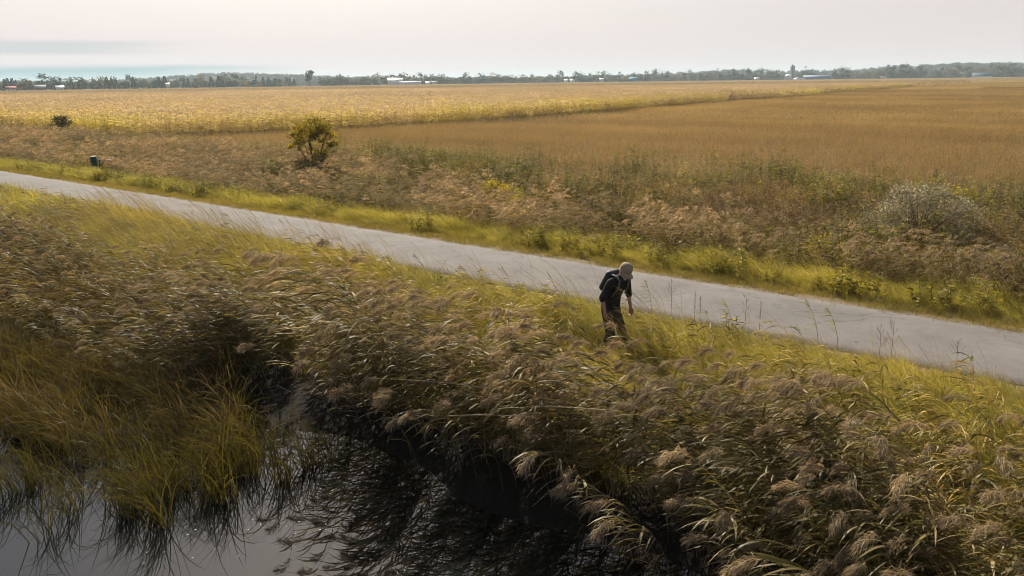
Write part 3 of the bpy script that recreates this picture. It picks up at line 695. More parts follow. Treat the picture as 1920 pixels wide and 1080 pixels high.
CORN1 = [corn_mesh('corn_b%d' % i, 6.0, 0.75, 0.45, 7, 2.2, 2, 0.08) for i in range(3)]
CORN2 = [corn_mesh('corn_c%d' % i, 30.0, 1.5, 1.5, 6, 7.0, 1, 0.03) for i in range(3)]
SOYC0, SOYC1 = (0.26, 0.175, 0.06), (0.42, 0.295, 0.115)
def soy_mesh(name, size, row, step, per, lw, hi):
    B = Buf(); P = row_points(size, row, step, 0.08); n = len(P)
    h = rnd(n, *hi)
    D = unit(ZUP + RNG.normal(0, 0.2, (n, 3)) + WIND * 0.2)
    blades(B, P, D, D, h, 0.012 * lw, 1, colmix(n, (0.15, 0.095, 0.04), (0.24, 0.16, 0.07)), 1, 'line')
    for q in range(per):
        f = rnd(n, 0.25, 1.0); d = unit(rdir(n) + ZUP * 0.35)
        c = np.where(rnd(n)[:, None] < 0.04, colmix(n, (0.36, 0.29, 0.14), (0.44, 0.36, 0.2)), colmix(n, SOYC0, SOYC1, 0.16))
        blades(B, P + D * (h * f)[:, None], d, d + WIND * 0.4 - ZUP * 0.3, rnd(n, 0.06, 0.14) * (lw ** 0.7), 0.032 * lw, 1, c, 1, 'oval')
    return B.mesh(name, [M_DRY_I])
SOY0 = [soy_mesh('soy_a%d' % i, 2.0, 0.38, 0.11, 15, 1.1, (0.5, 0.8)) for i in range(4)]
SOY1 = [soy_mesh('soy_b%d' % i, 8.0, 0.76, 0.32, 13, 3.0, (0.5, 0.8)) for i in range(3)]
SOY2 = [soy_mesh('soy_c%d' % i, 30.0, 1.6, 1.6, 12, 11.0, (0.5, 0.8)) for i in range(3)]

def tiles(size, dmin, dmax, inside, z=0.0):
    S = np.arange(-1500, 1500, size); 
    pts = []
    vmax = 1500
    s0, v0 = xy2sv(0, 0)
    s = np.arange(math.floor((s0 - dmax) / size), math.ceil((s0 + dmax) / size) + 1) * size
    v = np.arange(math.floor((v0 - dmax) / size), 0) * size
    s, v = [q.ravel() for q in np.meshgrid(s, v, indexing='ij')]
    x, y = sv2xy(s, v); d = np.hypot(x, y)
    k = (d >= dmin) & (d < dmax) & in_view(x, y, 0.5, 200 + 1478 * size / np.maximum(d, 10)) & inside(s, v)
    return s[k], v[k], x[k], y[k]
ANG = math.atan2(US[1], US[0])
TREE_D = lambda x, y: np.interp(np.arctan2(x, y), [-0.75, -0.56, -0.30, 0.0, 0.32, 0.6, 0.8], [760, 830, 970, 1200, 1310, 1420, 1450])
def beyond(x, y, m): return np.hypot(x, y) < TREE_D(x, y) - m
def field(name, levels, inside, tintf, label, cat, zj=0.0):
    for i, (protos, size, d0, d1) in enumerate(levels):
        s, v, x, y = tiles(size, d0, d1, inside)
        k = beyond(x, y, 8 + size); s, v, x, y = s[k], v[k], x[k], y[k]
        n = len(x)
        scl = np.ones((n, 3)); scl[:, 2] = rnd(n, 0.92, 1.08)
        quarter = RNG.integers(0, 2, n) * math.pi + (RNG.integers(0, 2, n) * math.pi / 2 if i else 0)
        scatter(name, protos, x, y, np.zeros(n) + ground_z(x, y), ANG + quarter, scl, tintf(s, v, x, y), label[i], cat)
def corn_in(s, v): return (s < corn_edge(v)) & (v < corn_front(s))
def soy_in(s, v): return (s > corn_edge(v) + 0.6) & (v < np.interp(s, [-60, -30, 0, 20, 60], [-17, -18, -19.2, -19.2, -18]))
def corn_tint(s, v, x, y):
    d = np.hypot(x, y)[:, None]
    t = var_tint(x, y, (0.88, 0.88, 0.88), (1.1, 1.1, 1.08), 0.02, 82, 0.05)
    edge = np.exp(-np.minimum(np.abs(s - corn_edge(v)), np.abs(v - corn_front(s))) / 5.0)[:, None]
    t = t * (1 + edge * (np.array((0.95, 1.0, 0.6)) - 1) * vnoise(x * 0.15, y * 0.15, 83)[:, None])
    band = np.interp(d[:, 0] + 25 * (vnoise(x * 0.01, y * 0.01, 86) - 0.5), [0, 380, 430, 470, 540, 600, 640, 690, 720, 2000], [1, 1, 0.84, 0.95, 0.82, 0.92, 0.66, 0.95, 1.0, 0.95])[:, None]
    return t * band * 1.0 * (np.array((0.97, 0.97, 1.14)) + edge * np.array((0.05, 0.06, -0.3)))
def soy_tint(s, v, x, y):
    a = fnoise(s * 0.035, v * 0.12, 84)[:, None]; b = fnoise(s * 0.012, v * 0.03, 85)[:, None]
    return (0.55 + 0.9 * a) * (1 + (b - 0.5) * np.array((0.35, 0.35, 0.1))) * (1 + RNG.normal(0, 0.05, (len(s), 1)))
field('cornfield', [(CORN0, 1.5, 0, 170), (CORN1, 6.0, 170, 420), (CORN2, 30.0, 420, 1500)], corn_in, corn_tint,
      ['ripe pale gold maize, the near edge of the cornfield', 'ripe pale gold maize in the middle of the cornfield', 'ripe pale gold maize at the far end of the cornfield'], 'cornfield')
field('soybean_field', [(SOY0, 2.0, 0, 95), (SOY1, 8.0, 95, 330), (SOY2, 30.0, 330, 1500)], soy_in, soy_tint,
      ['dry brown soybean crop nearest the rough weeds', 'dry brown soybean crop in the middle of the field', 'dry brown soybean crop at the far end of the field'], 'crop')

s, v, x, y, z = sample_sv(-40, 60, -75, -20, 0.16, lambda s, v: sm(fnoise(s * 0.12, v * 0.12, 87), 0.5, 0.68) * (s > corn_edge(v) + 3), 100)
scatter('weeds_in_soybeans', WEED_BROWN, x, y, z + 0.1, rnd(len(x), 0, 6.28), rnd(len(x), 0.6, 1.0), var_tint(x, y, (1.0, 0.95, 0.8), (1.35, 1.25, 1.05), 0.2, 88),
        'pale dry weeds poking out of the brown soybean crop', 'weeds')

# ================================================================== HILLS AND FAR FOREST
def hill_z(t, r):
    """height of the distant ridges; t is the tangent of the azimuth, r the distance"""
    def bump(c, w): return np.exp(-((t - c) / w) ** 2)
    near = (27 * bump(-0.34, 0.13) + 9 * bump(-0.14, 0.1) + 6 * bump(0.05, 0.15) + 17 * bump(0.27, 0.11) + 25 * bump(0.53, 0.13) + 22 * bump(0.75, 0.14) + 12 * bump(-0.7, 0.2))
    far = 34 * bump(0.62, 0.22) + 26 * bump(-0.75, 0.25) + 22
    a = np.clip((r - 1700) / 700, 0, 1); a = a * a * (3 - 2 * a) * np.clip(1 - (r - 2800) / 1200, 0, 1)
    b = np.clip((r - 5200) / 1500, 0, 1); b = b * b * (3 - 2 * b)
    return near * a + far * b + 5 * (fnoise(t * 25, r * 0.002, 90) - 0.5) * a - 0.4
def build_hills():
    t = np.linspace(-1.0, 1.0, 240); r = np.concatenate([np.linspace(1650, 3000, 22), np.linspace(3200, 8000, 14)])
    tt, rr = np.meshgrid(t, r, indexing='ij'); az = np.arctan(tt)
    P = np.stack([rr * np.sin(az), rr * np.cos(az), hill_z(tt, rr)], -1).reshape(-1, 3)
    nV = len(r); i = np.arange(len(t) - 1)[:, None] * nV + np.arange(nV - 1)[None]
    F = np.stack([i, i + nV, i + nV + 1, i + 1], -1).reshape(-1, 4)
    m = plain_material('hill_woodland', (0.045, 0.05, 0.028), 1.0, 0.4, 0.02, 0.0, col2=(0.09, 0.085, 0.04), spec=0.05)
    o = link('hills', quick_mesh('hills', P, F, None, [m], None, True)); tag(o, 'low wooded hills along the horizon', None, kind='structure')
build_hills()
def crown_buf(B, ells, n, size, c0, c1, clump=0.22, shell=0.55, P=None):
    """leaf faces gathered in clumps spread through ellipsoids (cx,cy,cz,rx,ry,rz)"""
    for (cx, cy, cz, rx, ry, rz), share in zip(ells, np.array([e[3] * e[4] + e[5] * e[3] for e in ells]) / sum(e[3] * e[4] + e[5] * e[3] for e in ells)):
        m = max(int(n * share), 20); nc = max(m // 26, 5)
        d = rdir(nc); rad = (shell + (1 - shell) * rnd(nc)) ** 0.7
        cc = d * rad[:, None]; tone = rnd(nc, 0.75, 1.25)
        k = RNG.integers(0, nc, m)
        q = cc[k] + RNG.normal(0, clump, (m, 3))
        Q = q * np.array((rx, ry, rz)) + np.array((cx, cy, cz))
        D = unit(rdir(m) + unit(q) * 0.4)
        blades(B, Q, D, D + rdir(m) * 0.4 - ZUP * 0.3, size * rnd(m, 0.6, 1.4), size * 0.6 * rnd(m, 0.7, 1.3), 1, colmix(m, c0, c1, 0.15) * tone[k][:, None], 1, 'oval' if False else 'line')
def far_crown(kind, c0, c1, n=230):
    B = Buf()
    if kind == 'cone':
        m = 240; f = rnd(m) ** 0.8; a = rnd(m, 0, 6.28); r = 0.22 * (1 - f) * rnd(m, 0.5, 1.05) + 0.01
        P = np.stack([np.cos(a) * r, np.sin(a) * r, 0.06 + 0.94 * f], 1)
        hd = np.stack([np.cos(a), np.sin(a), np.full(m, -0.35)], 1)
        blades(B, P, hd, hd, 0.07, 0.06, 1, colmix(m, c0, c1), 1, 'line')
    else:
        for (x, y, z, rx, ry, rz) in kind:
            pass
        crown_buf(B, kind, n, 0.085, c0, c1, 0.25, 0.5)
    return B
M_FARLEAF = leaf_material('far_tree_leaf', False, 0.3, 0.0)
M_FARLEAF_I = leaf_material('far_wood_leaf', True, 0.3, 0.0)
SH_ROUND = [(0, 0, 0.62, 0.36, 0.36, 0.36), (0.12, 0.05, 0.45, 0.3, 0.3, 0.25)]
SH_WIDE = [(-0.2, 0, 0.58, 0.32, 0.3, 0.28), (0.2, 0.05, 0.6, 0.33, 0.3, 0.32), (0, 0, 0.74, 0.26, 0.26, 0.24), (0, 0, 0.36, 0.4, 0.35, 0.2)]
SH_TALL = [(0, 0, 0.7, 0.24, 0.24, 0.3), (0.05, 0, 0.42, 0.27, 0.27, 0.26)]
SH_LOOSE = [(-0.12, 0, 0.76, 0.17, 0.16, 0.15), (0.13, 0.03, 0.7, 0.19, 0.17, 0.16), (0, 0, 0.88, 0.15, 0.14, 0.11), (0.02, 0, 0.5, 0.16, 0.15, 0.12)]
G0, G1 = (0.035, 0.045, 0.02), (0.075, 0.085, 0.035)
O0, O1 = (0.07, 0.065, 0.025), (0.14, 0.115, 0.045)
K0, K1 = (0.02, 0.03, 0.018), (0.04, 0.052, 0.028)
Y0, Y1 = (0.13, 0.095, 0.03), (0.22, 0.16, 0.06)
far_meshes = {}
for nm, sh in (('round', SH_ROUND), ('wide', SH_WIDE), ('tall', SH_TALL), ('loose', SH_LOOSE), ('cone', 'cone')):
    for cn, c in (('green', (G0, G1)), ('olive', (O0, O1)), ('dark', (K0, K1)), ('gold', (Y0, Y1))):
        far_meshes[nm, cn] = far_crown(sh, *c).mesh('far_crown_%s_%s' % (nm, cn), [M_FARLEAF])
def far_trunk():
    B = Buf(); tube(B, [(0, 0, 0), (0.01, 0, 0.25), (0, 0.01, 0.55)], np.array((0.028, 0.022, 0.01)), 5, (0.08, 0.06, 0.045)); return B.mesh('far_trunk', [M_BARK])
FAR_TRUNK = far_trunk()
def far_xy(px, d):          # compass bearing given as horizontal picture position of the photograph's survey, d metres out
    t = (px - 960) * 0.000654; a = math.atan(t); return d * math.sin(a), d * math.cos(a)
def far_tree(px, d, h, shape, cn, label, group=None, wide=1.0):
    x, y = far_xy(px, d)
    o = empty('conifer_tree' if shape == 'cone' else 'broadleaf_tree', (x, y, 0), RNG.uniform(0, 6.28))
    o.scale = (h * wide, h * wide, h)
    link('crown', far_meshes[shape, cn], o); link('trunk', FAR_TRUNK, o)
    tag(o, label, 'tree', group); return o
def td(px):
    return float(np.interp((px - 960) * 0.000654, [-0.93, -0.63, -0.31, 0.0, 0.33, 0.68, 1.0], [760, 830, 970, 1200, 1310, 1420, 1450]))
LANDMARKS = [(79, 'the red farmhouse'), (319, 'the tiny white gable'), (585, 'the tall lone treetop'), (746, 'the large white barn'), (819, 'the tiny white houses'), (1072, 'the pair of tiny houses'),
             (1192, 'the teal barn'), (1350, 'the left mast'), (1424, 'the small white shed'), (1490, 'the tallest silo'), (1681, 'the three tall trees'), (1847, 'the dark blue roof')]
ORD = ['first', 'second', 'third', 'fourth', 'fifth', 'sixth', 'seventh', 'eighth', 'ninth', 'tenth', 'eleventh', 'twelfth', 'thirteenth', 'fourteenth', 'fifteenth', 'sixteenth', 'seventeenth', 'eighteenth', 'nineteenth', 'twentieth']
LOOK = {'round': 'round', 'wide': 'broad', 'tall': 'slim', 'cone': 'pointed', 'green': 'green', 'olive': 'olive', 'dark': 'dark', 'gold': 'golden'}
row = []
for a, b, g in ((-60, 560, 0), (610, 1000, 1), (1000, 1470, 2), (1570, 1990, 3)):
    px = a
    while px < b:
        if g == 0 and RNG.random() < 0.3: row.append((px, RNG.uniform(10, 15), 'cone', 'dark', 1.0))
        else:
            row.append((px, RNG.uniform(7.5, 16.5) * (0.95, 1.05, 1.15, 1.3)[g], random.choice(['round', 'wide', 'round', 'tall', 'wide']), random.choice(['green', 'green', 'dark', 'olive', 'olive' if g == 1 else 'gold']), RNG.uniform(1.0, 1.5)))
        px += RNG.uniform(4, 9) * (1.0 if g < 2 else 1.45)
near_lm = lambda px: min(range(len(LANDMARKS)), key=lambda k: abs(LANDMARKS[k][0] - px))
count = {}
for px, h, sh, cn, wd in sorted(row, key=lambda q: abs(q[0] - LANDMARKS[near_lm(q[0])][0])):
    lm = near_lm(px); side = 'left' if px < LANDMARKS[lm][0] else 'right'
    n = count[lm, side] = count.get((lm, side), 0) + 1
    rank = ORD[n - 1] if n <= 20 else 'number %d' % n
    far_tree(px, td(px) + RNG.uniform(-10, 40), h, sh, cn, '%s %s tree in far treeline, %s %s of %s' % (LOOK[cn], LOOK[sh], rank, side, LANDMARKS[lm][1]), 'trees in the far treeline', wd)
far_tree(585, 985, 20.5, 'loose', 'green', 'tall loose-crowned tree rising alone above the far treeline', None, 1.15)
far_tree(712, 1090, 16.5, 'wide', 'olive', 'broad tall tree just left of the white barns', None, 1.2)
far_tree(795, 1190, 17.0, 'round', 'green', 'tall tree standing behind the low white shed', None, 1.1)
for q, (px, h) in enumerate(((1667, 21), (1681, 19), (1695, 21))):
    far_tree(px, 1395, h, 'tall', 'dark', ['first', 'second', 'third'][q] + ' from left of three tall dark trees right of the silos', 'three tall dark trees')
far_tree(1722, 1400, 21, 'wide', 'green', 'big spreading tree beside the three tall dark trees', None, 1.3)
far_tree(1525, 1330, 17, 'wide', 'dark', 'broad dark tree behind the long blue-grey barn', None, 1.3)
far_tree(1514, 1335, 14, 'round', 'green', 'round green tree between silos and blue-grey barn', None, 1.2)
# the woods beyond, one mass
def far_woods():
    n = 5200
    t = rnd(n, -0.9, 0.9); r = 1500 + 1300 * rnd(n) ** 0.9
    r = np.maximum(r, np.array([td(960 + q / 0.000654) for q in t]) + 60)
    az = np.arctan(t); x, y = r * np.sin(az), r * np.cos(az); z = hill_z(t, np.maximum(r, 1650))
    hh = rnd(n, 8, 14) * (0.8 + 0.4 * fnoise(t * 14, r * 0.004, 91))
    pro = []
    for sh in (SH_ROUND, SH_WIDE, SH_TALL):
        B = Buf(); crown_buf(B, sh, 110, 0.13, G0, (0.085, 0.085, 0.035), 0.25, 0.5); pro.append(B.mesh('far_wood_tree', [M_FARLEAF_I]))
    scatter('far_woods', pro, x, y, z - 1, rnd(n, 0, 6.28), np.stack([hh * 1.3, hh * 1.3, hh], 1), var_tint(x, y, (0.8, 0.9, 0.9), (1.5, 1.2, 0.9), 0.004, 92),
            'hazy woods covering the low ground and hills behind the treeline', 'woods')
far_woods()

# ================================================================== FARM BUILDINGS ON THE HORIZON
MB = {}
def pm(name, col, **k):
    if name not in MB: MB[name] = plain_material(name, col, **k)
    return MB[name]
WHITE = pm('white_siding', (0.75, 0.75, 0.72), var=0.06, rough=0.6); PALE_ROOF = pm('pale_metal_roof', (0.72, 0.70, 0.66), var=0.05, rough=0.45)
GREYBLUE = pm('blue_grey_siding', (0.16, 0.20, 0.27), var=0.1); DARKBLUE = pm('dark_blue_roof', (0.03, 0.06, 0.09), var=0.1)
TEAL = pm('teal_siding', (0.06, 0.24, 0.30), var=0.1); REDB = pm('red_siding', (0.30, 0.06, 0.05), var=0.1); GREYR = pm('grey_roof', (0.22, 0.21, 0.2), var=0.1)
GLASS = pm('dark_window', (0.03, 0.035, 0.04), var=0.1, rough=0.2, spec=0.6); STEEL = pm('galvanised_steel', (0.42, 0.47, 0.50), var=0.08, rough=0.4); CONC = pm('grey_concrete', (0.24, 0.22, 0.22), var=0.12)
def boxmesh(name, x0, x1, y0, y1, z0, z1, mat):
    B = Buf(); box(B, x0, x1, y0, y1, z0, z1); return B.mesh(name, [mat])
def gable(name, w, d, z, h, mat, ov=0.5):
    x, y, t = w / 2 + ov, d / 2 + ov, 0.25
    V = [(-x, -y, z - 0.1), (x, -y, z - 0.1), (x, y, z - 0.1), (-x, y, z - 0.1), (-x, 0, z + h), (x, 0, z + h), (-x, -y, z + t - 0.1), (x, -y, z + t - 0.1), (x, y, z + t - 0.1), (-x, y, z + t - 0.1), (-x, 0, z + h + t), (x, 0, z + h + t)]
    F = [(0, 1, 5, 4), (2, 3, 4, 5), (6, 10, 11, 7), (8, 11, 10, 9), (0, 6, 7, 1), (2, 8, 9, 3), (0, 4, 10, 6), (4, 3, 9, 10), (1, 7, 11, 5), (5, 11, 8, 2)]
    return quick_mesh(name, np.array(V, float), np.array(F), None, [mat])
def gable_wall(name, w, d, h, rh, mat):
    x, y = w / 2, d / 2
    V = [(-x, -y, -0.3), (x, -y, -0.3), (x, y, -0.3), (-x, y, -0.3), (-x, -y, h), (x, -y, h), (x, y, h), (-x, y, h), (-x, 0, h + rh - 0.1), (x, 0, h + rh - 0.1)]
    me = bpy.data.meshes.new(name)
    me.from_pydata(V, [], [(0, 1, 5, 4), (2, 3, 7, 6), (3, 0, 4, 8, 7), (1, 2, 6, 9, 5), (0, 3, 2, 1)]); me.materials.append(mat); me.update(); return me
def farm_building(name, px, d, w, dep, h, rh, wall, roof, label, cat, nwin=3, door=True, yaw=0.0, group=None):
    x, y = far_xy(px, d)
    o = empty(name, (x, y, 0), -math.atan2(x, y) + yaw)
    link('wall', gable_wall('wall', w, dep, h, rh, wall), o); link('roof', gable('roof', w, dep, h, rh, roof), o)
    win = boxmesh('window', -0.6, 0.6, -0.06, 0.06, 0, 1.1, GLASS)
    for q in range(nwin):
        k = link('window', win, o); k.location = (-w / 2 + w * (q + 0.7) / (nwin + 0.4), -dep / 2 - 0.02, h * 0.45)
    if door:
        k = link('door', boxmesh('door', -1.3, 1.3, -0.08, 0.08, 0, min(h * 0.75, 3.2), GREYR), o); k.location = (w * 0.31, -dep / 2 - 0.02, -0.2)
    tag(o, label, cat, group); return o
farm_building('barn', 746, 1050, 19, 13, 5.5, 5.0, WHITE, PALE_ROOF, 'large white barn with pale roof, taller of the pair in the treeline', 'barn', 4)
farm_building('shed', 774, 1045, 27, 11, 4.6, 1.8, WHITE, PALE_ROOF, 'long low white shed attached right of the large white barn', 'shed', 6)
farm_building('house', 807, 1075, 6, 7, 3.6, 2.0, WHITE, PALE_ROOF, 'left of two tiny white houses right of the white barns', 'house', 2, False)
farm_building('house', 819, 1078, 7, 7, 3.8, 2.4, WHITE, GREYR, 'right of two tiny white houses right of the white barns', 'house', 2, False)
farm_building('house', 1066, 1215, 5, 6, 4.6, 2.0, WHITE, PALE_ROOF, 'left of a pair of tiny white houses mid treeline', 'house', 1, False)
farm_building('house', 1078, 1215, 6, 6, 4.6, 2.0, WHITE, PALE_ROOF, 'right of a pair of tiny white houses mid treeline', 'house', 1, False)
farm_building('house', 1133, 1235, 6, 6, 5.4, 2.2, WHITE, PALE_ROOF, 'lone tiny white house left of the teal barn', 'house', 1, False)
farm_building('barn', 1192, 1240, 11, 9, 5.5, 3.0, TEAL, TEAL, 'small teal-blue barn in the middle of the treeline', 'barn', 2)
farm_building('shed', 1424, 1290, 7, 6, 4.2, 1.6, WHITE, PALE_ROOF, 'small white shed left of the silos', 'shed', 1, False)
farm_building('barn', 1537, 1290, 38, 14, 5.0, 3.2, GREYBLUE, GREYBLUE, 'long blue-grey barn right of the silos', 'barn', 7)
farm_building('shed', 1504, 1285, 17, 9, 2.8, 1.4, PALE_ROOF, PALE_ROOF, 'low pale shed between silos and blue-grey barn', 'shed', 3, False)
farm_building('shed', 1660, 1380, 12, 8, 4.0, 1.4, WHITE, PALE_ROOF, 'low white shed under the three tall dark trees', 'shed', 2, False)
farm_building('barn', 1847, 1370, 26, 14, 4.2, 4.6, WHITE, DARKBLUE, 'white barn with wide dark blue roof near right edge', 'barn', 6)
farm_building('house', 79, 800, 8, 7, 4.0, 2.4, REDB, GREYR, 'small red farmhouse among the trees at far left', 'house', 2)
farm_building('house', 116, 806, 6, 6, 3.6, 2.0, WHITE, PALE_ROOF, 'small white house right of the red farmhouse', 'house', 2, False)
farm_building('house', 24, 800, 7, 6, 3.6, 2.0, WHITE, REDB, 'small white house with red roof left of the red farmhouse', 'house', 2, False)
farm_building('house', 319, 900, 3.5, 5, 5.4, 1.8, WHITE, PALE_ROOF, 'tiny white gable showing in the left treeline', 'house', 1, False)
def lathe(name, prof, ns, mat):
    prof = np.array(prof, float); th = np.arange(ns) * 2 * np.pi / ns
    V = np.stack([prof[:, 0:1] * np.cos(th), prof[:, 0:1] * np.sin(th), np.repeat(prof[:, 1:2], ns, 1)], -1)
    n = len(prof); i = np.arange(n - 1)[:, None] * ns; j = np.arange(ns)[None]; j2 = (j + 1) % ns
    F = np.stack([i + j, i + j2, i + ns + j2, i + ns + j], -1).reshape(-1, 4)
    return quick_mesh(name, V.reshape(-1, 3), F, None, [mat], None, True)
x, y = far_xy(1483, 1288); o = empty('grain_bin', (x, y, 0)); tag(o, 'short round steel grain bin left of the tall silo', 'silo')
link('wall', lathe('wall', [(5.0, -0.2), (5.0, 3), (5.06, 3.1), (5.0, 3.2), (5.0, 6), (5.06, 6.1), (5.0, 6.2), (5.0, 8.4)], 20, STEEL), o); link('roof', lathe('roof', [(5.2, 8.4), (3.0, 9.7), (0.6, 10.8), (0.02, 10.9)], 20, PALE_ROOF), o)
x, y = far_xy(1490, 1300); o = empty('tower_silo', (x, y, 0)); tag(o, 'tallest grey concrete silo, standing above the horizon', 'silo')
link('wall', lathe('wall', [(3.3, -0.2), (3.3, 10), (3.36, 10.1), (3.3, 10.2), (3.3, 21)], 18, CONC), o); link('cap', lathe('cap', [(3.4, 21), (2.6, 22.6), (0.05, 23.4)], 18, CONC), o)
k = link('ladder', boxmesh('ladder', -0.3, 0.3, -3.5, -3.38, 0, 21, STEEL), o); k = link('chute', boxmesh('chute', -2.6, -1.6, -3.9, -2.4, 0, 24.6, CONC), o)
x, y = far_xy(1496, 1294); o = empty('tower_silo', (x, y, 0)); tag(o, 'lower blue-grey silo just right of the tallest one', 'silo')
link('wall', lathe('wall', [(2.8, -0.2), (2.8, 10.5)], 18, GREYBLUE), o); link('cap', lathe('cap', [(2.9, 10.5), (2.0, 12.0), (0.05, 12.5)], 18, STEEL), o)
x, y = far_xy(1500, 1276); o = empty('storage_dome', (x, y, 0)); tag(o, 'small white domed tank beside the silos', 'tank')
link('shell', lathe('shell', [(2.6, -0.2), (2.6, 3.2), (2.2, 4.7), (1.2, 5.7), (0.03, 6.1)], 18, WHITE), o); link('hatch', boxmesh('hatch', -0.7, 0.7, -2.75, -2.5, 0, 1.8, GREYR), o)
for px, h, lab in ((1514, 21.5, 'slender mast with round head right of the silos'), (1350, 21.0, 'slender mast with round head left of the silos')):
    x, y = far_xy(px, 1330); o = empty('mast', (x, y, 0)); tag(o, lab, 'mast')
    link('pole', lathe('pole', [(0.45, -0.2), (0.3, h - 1.5)], 8, STEEL), o); link('head', lathe('head', [(0.3, h - 1.6), (1.6, h - 1.0), (1.6, h), (0.1, h + 0.7)], 12, STEEL), o)
def far_van(px, d, lab):
    x, y = far_xy(px, d); o = empty('van', (x, y, 0), -math.atan2(x, y)); tag(o, lab, 'van')
    V = [(-2.6, 0.45), (2.5, 0.45), (2.6, 1.2), (1.9, 1.4), (1.3, 2.3), (-2.5, 2.4), (-2.65, 1.2)]
    n = len(V); P = [(a, -0.95, b) for a, b in V] + [(a, 0.95, b) for a, b in V]
    me = bpy.data.meshes.new('body'); me.from_pydata(P, [], [tuple(range(n)), tuple(range(2 * n - 1, n - 1, -1))] + [(i, i + n, (i + 1) % n + n, (i + 1) % n) for i in range(n)]); me.materials.append(WHITE); link('body', me, o)
    for wx in (-1.7, 1.6):
        for wy in (-0.9, 0.9):
            k = link('wheel', lathe('wheel', [(0.05, -0.12), (0.36, -0.12), (0.36, 0.12), (0.05, 0.12)], 12, GLASS), o); k.location = (wx, wy, 0.36); k.rotation_euler = (R(90), 0, 0)
    k = link('windscreen', boxmesh('windscreen', 1.5, 1.62, -0.8, 0.8, 1.45, 2.1, GLASS), o)
far_van(1559, 1270, 'white van parked right of the blue-grey barn'); far_van(1813, 1350, 'white van parked left of the dark blue roof')

# ================================================================== NEAR TREES AND SHRUBS
def plant(name, loc, ells, nleaf, size, c0, c1, label, cat, limbs=9, rad=0.05, clump=0.2, shell=0.45, mat=None, bark=(0.10, 0.075, 0.05)):
    o = empty(name, loc); tag(o, label, cat)
    B = Buf(); crown_buf(B, ells, nleaf, size, c0, c1, clump, shell); link('crown', B.mesh('crown', [mat or M_LEAF]), o)
    T = Buf(); w = sum(e[3] for e in ells); targets = []
    for q in range(limbs):
        e = ells[q % len(ells)]; d = rdir(1)[0] * 0.62
        tip = np.array(e[:3]) + d * np.array(e[3:]); base = np.array((RNG.normal(0, rad * 1.2), RNG.normal(0, rad * 1.2), -0.15))
        f = np.linspace(0, 1, 7)[:, None]; mid = np.array((tip[0] * 0.35, tip[1] * 0.35, tip[2] * 0.62))
        pts = (1 - f) ** 2 * base + 2 * f * (1 - f) * mid + f ** 2 * tip
        tube(T, pts, np.linspace(rad, rad * 0.18, 7), 5, bark)
        for _ in range(3):
            g = RNG.uniform(0.5, 0.95); p = pts[int(g * 6)]; tp = p + rdir(1)[0] * np.array(e[3:]) * 0.45 + ZUP * 0.1
            tube(T, np.stack([p, (p + tp) / 2 + ZUP * 0.04, tp]), np.array((rad * 0.25, rad * 0.18, rad * 0.08)), 4, bark)
    link('trunk', T.mesh('trunk', [M_BARK]), o)
    return o
def gz(x, y): return float(ground_z(x, y))
x, y = -10.6, 42.9
plant('small_tree', (x, y, gz(x, y)), [(0.05, 0, 3.0, 0.8, 0.8, 0.5), (-0.55, 0.1, 2.55, 0.6, 0.7, 0.42), (0.65, -0.1, 2.6, 0.62, 0.7, 0.5), (1.0, 0.2, 2.2, 0.35, 0.4, 0.3), (-0.9, 0, 2.1, 0.35, 0.4, 0.28), (0.25, 0, 1.7, 0.5, 0.5, 0.5), (0.4, 0, 1.0, 0.55, 0.5, 0.5)], 4600, 0.09, (0.14, 0.11, 0.015), (0.31, 0.245, 0.035),
      'small yellow-leaved tree standing alone beyond the path', 'tree', 14, 0.05, 0.2, 0.4)
x, y = -11.5, 41.6
plant('dark_shrub', (x, y, gz(x, y)), [(-0.3, 0, 0.95, 0.85, 0.7, 0.5), (0.5, 0, 1.0, 0.6, 0.6, 0.6)], 3000, 0.075, (0.075, 0.075, 0.028), (0.16, 0.14, 0.06), 'dull green shrub at the left foot of the yellow tree', 'shrub', 9, 0.025)
x, y = -9.45, 41.6
plant('yellow_shrub', (x, y, gz(x, y)), [(0, 0, 0.85, 0.55, 0.5, 0.55), (0.45, 0, 0.55, 0.4, 0.45, 0.45)], 2200, 0.07, (0.20, 0.16, 0.015), (0.36, 0.29, 0.03), 'yellow-green shrub at the right foot of the yellow tree', 'shrub', 8, 0.02)
x, y = -40.2, 72.1
plant('dark_bush', (x, y, gz(x, y)), [(0.1, 0, 2.15, 0.75, 0.7, 0.5), (-0.25, 0, 1.65, 0.7, 0.6, 0.5), (0.3, 0, 1.1, 0.5, 0.5, 0.5), (0.05, 0, 0.6, 0.5, 0.5, 0.6)], 2600, 0.1, (0.04, 0.038, 0.018), (0.10, 0.085, 0.04), 'dark round bush at the edge of the cornfield on the left', 'bush', 10, 0.05, 0.2, 0.4)
x, y = 12.6, 24.0
plant('willow_bush', (x, y, gz(x, y)), [(0.1, 0.3, 1.75, 0.75, 0.8, 0.4), (-0.6, 0.1, 1.5, 0.6, 0.7, 0.45), (0.8, 0.1, 1.45, 0.6, 0.7, 0.4), (-1.25, 0, 1.0, 0.55, 0.6, 0.5), (1.35, 0.1, 1.05, 0.5, 0.6, 0.45), (-0.9, -0.3, 0.7, 0.6, 0.5, 0.5), (1.1, -0.2, 0.7, 0.5, 0.5, 0.45), (0, 0.7, 0.9, 1.2, 0.5, 0.6)], 9500, 0.05, (0.135, 0.125, 0.075), (0.34, 0.31, 0.205), 'rounded grey-green willow bush in the weeds at right', 'bush', 26, 0.024, 0.2, 0.45, M_PLUME, (0.2, 0.17, 0.13))
x, y = -0.62, 32.3
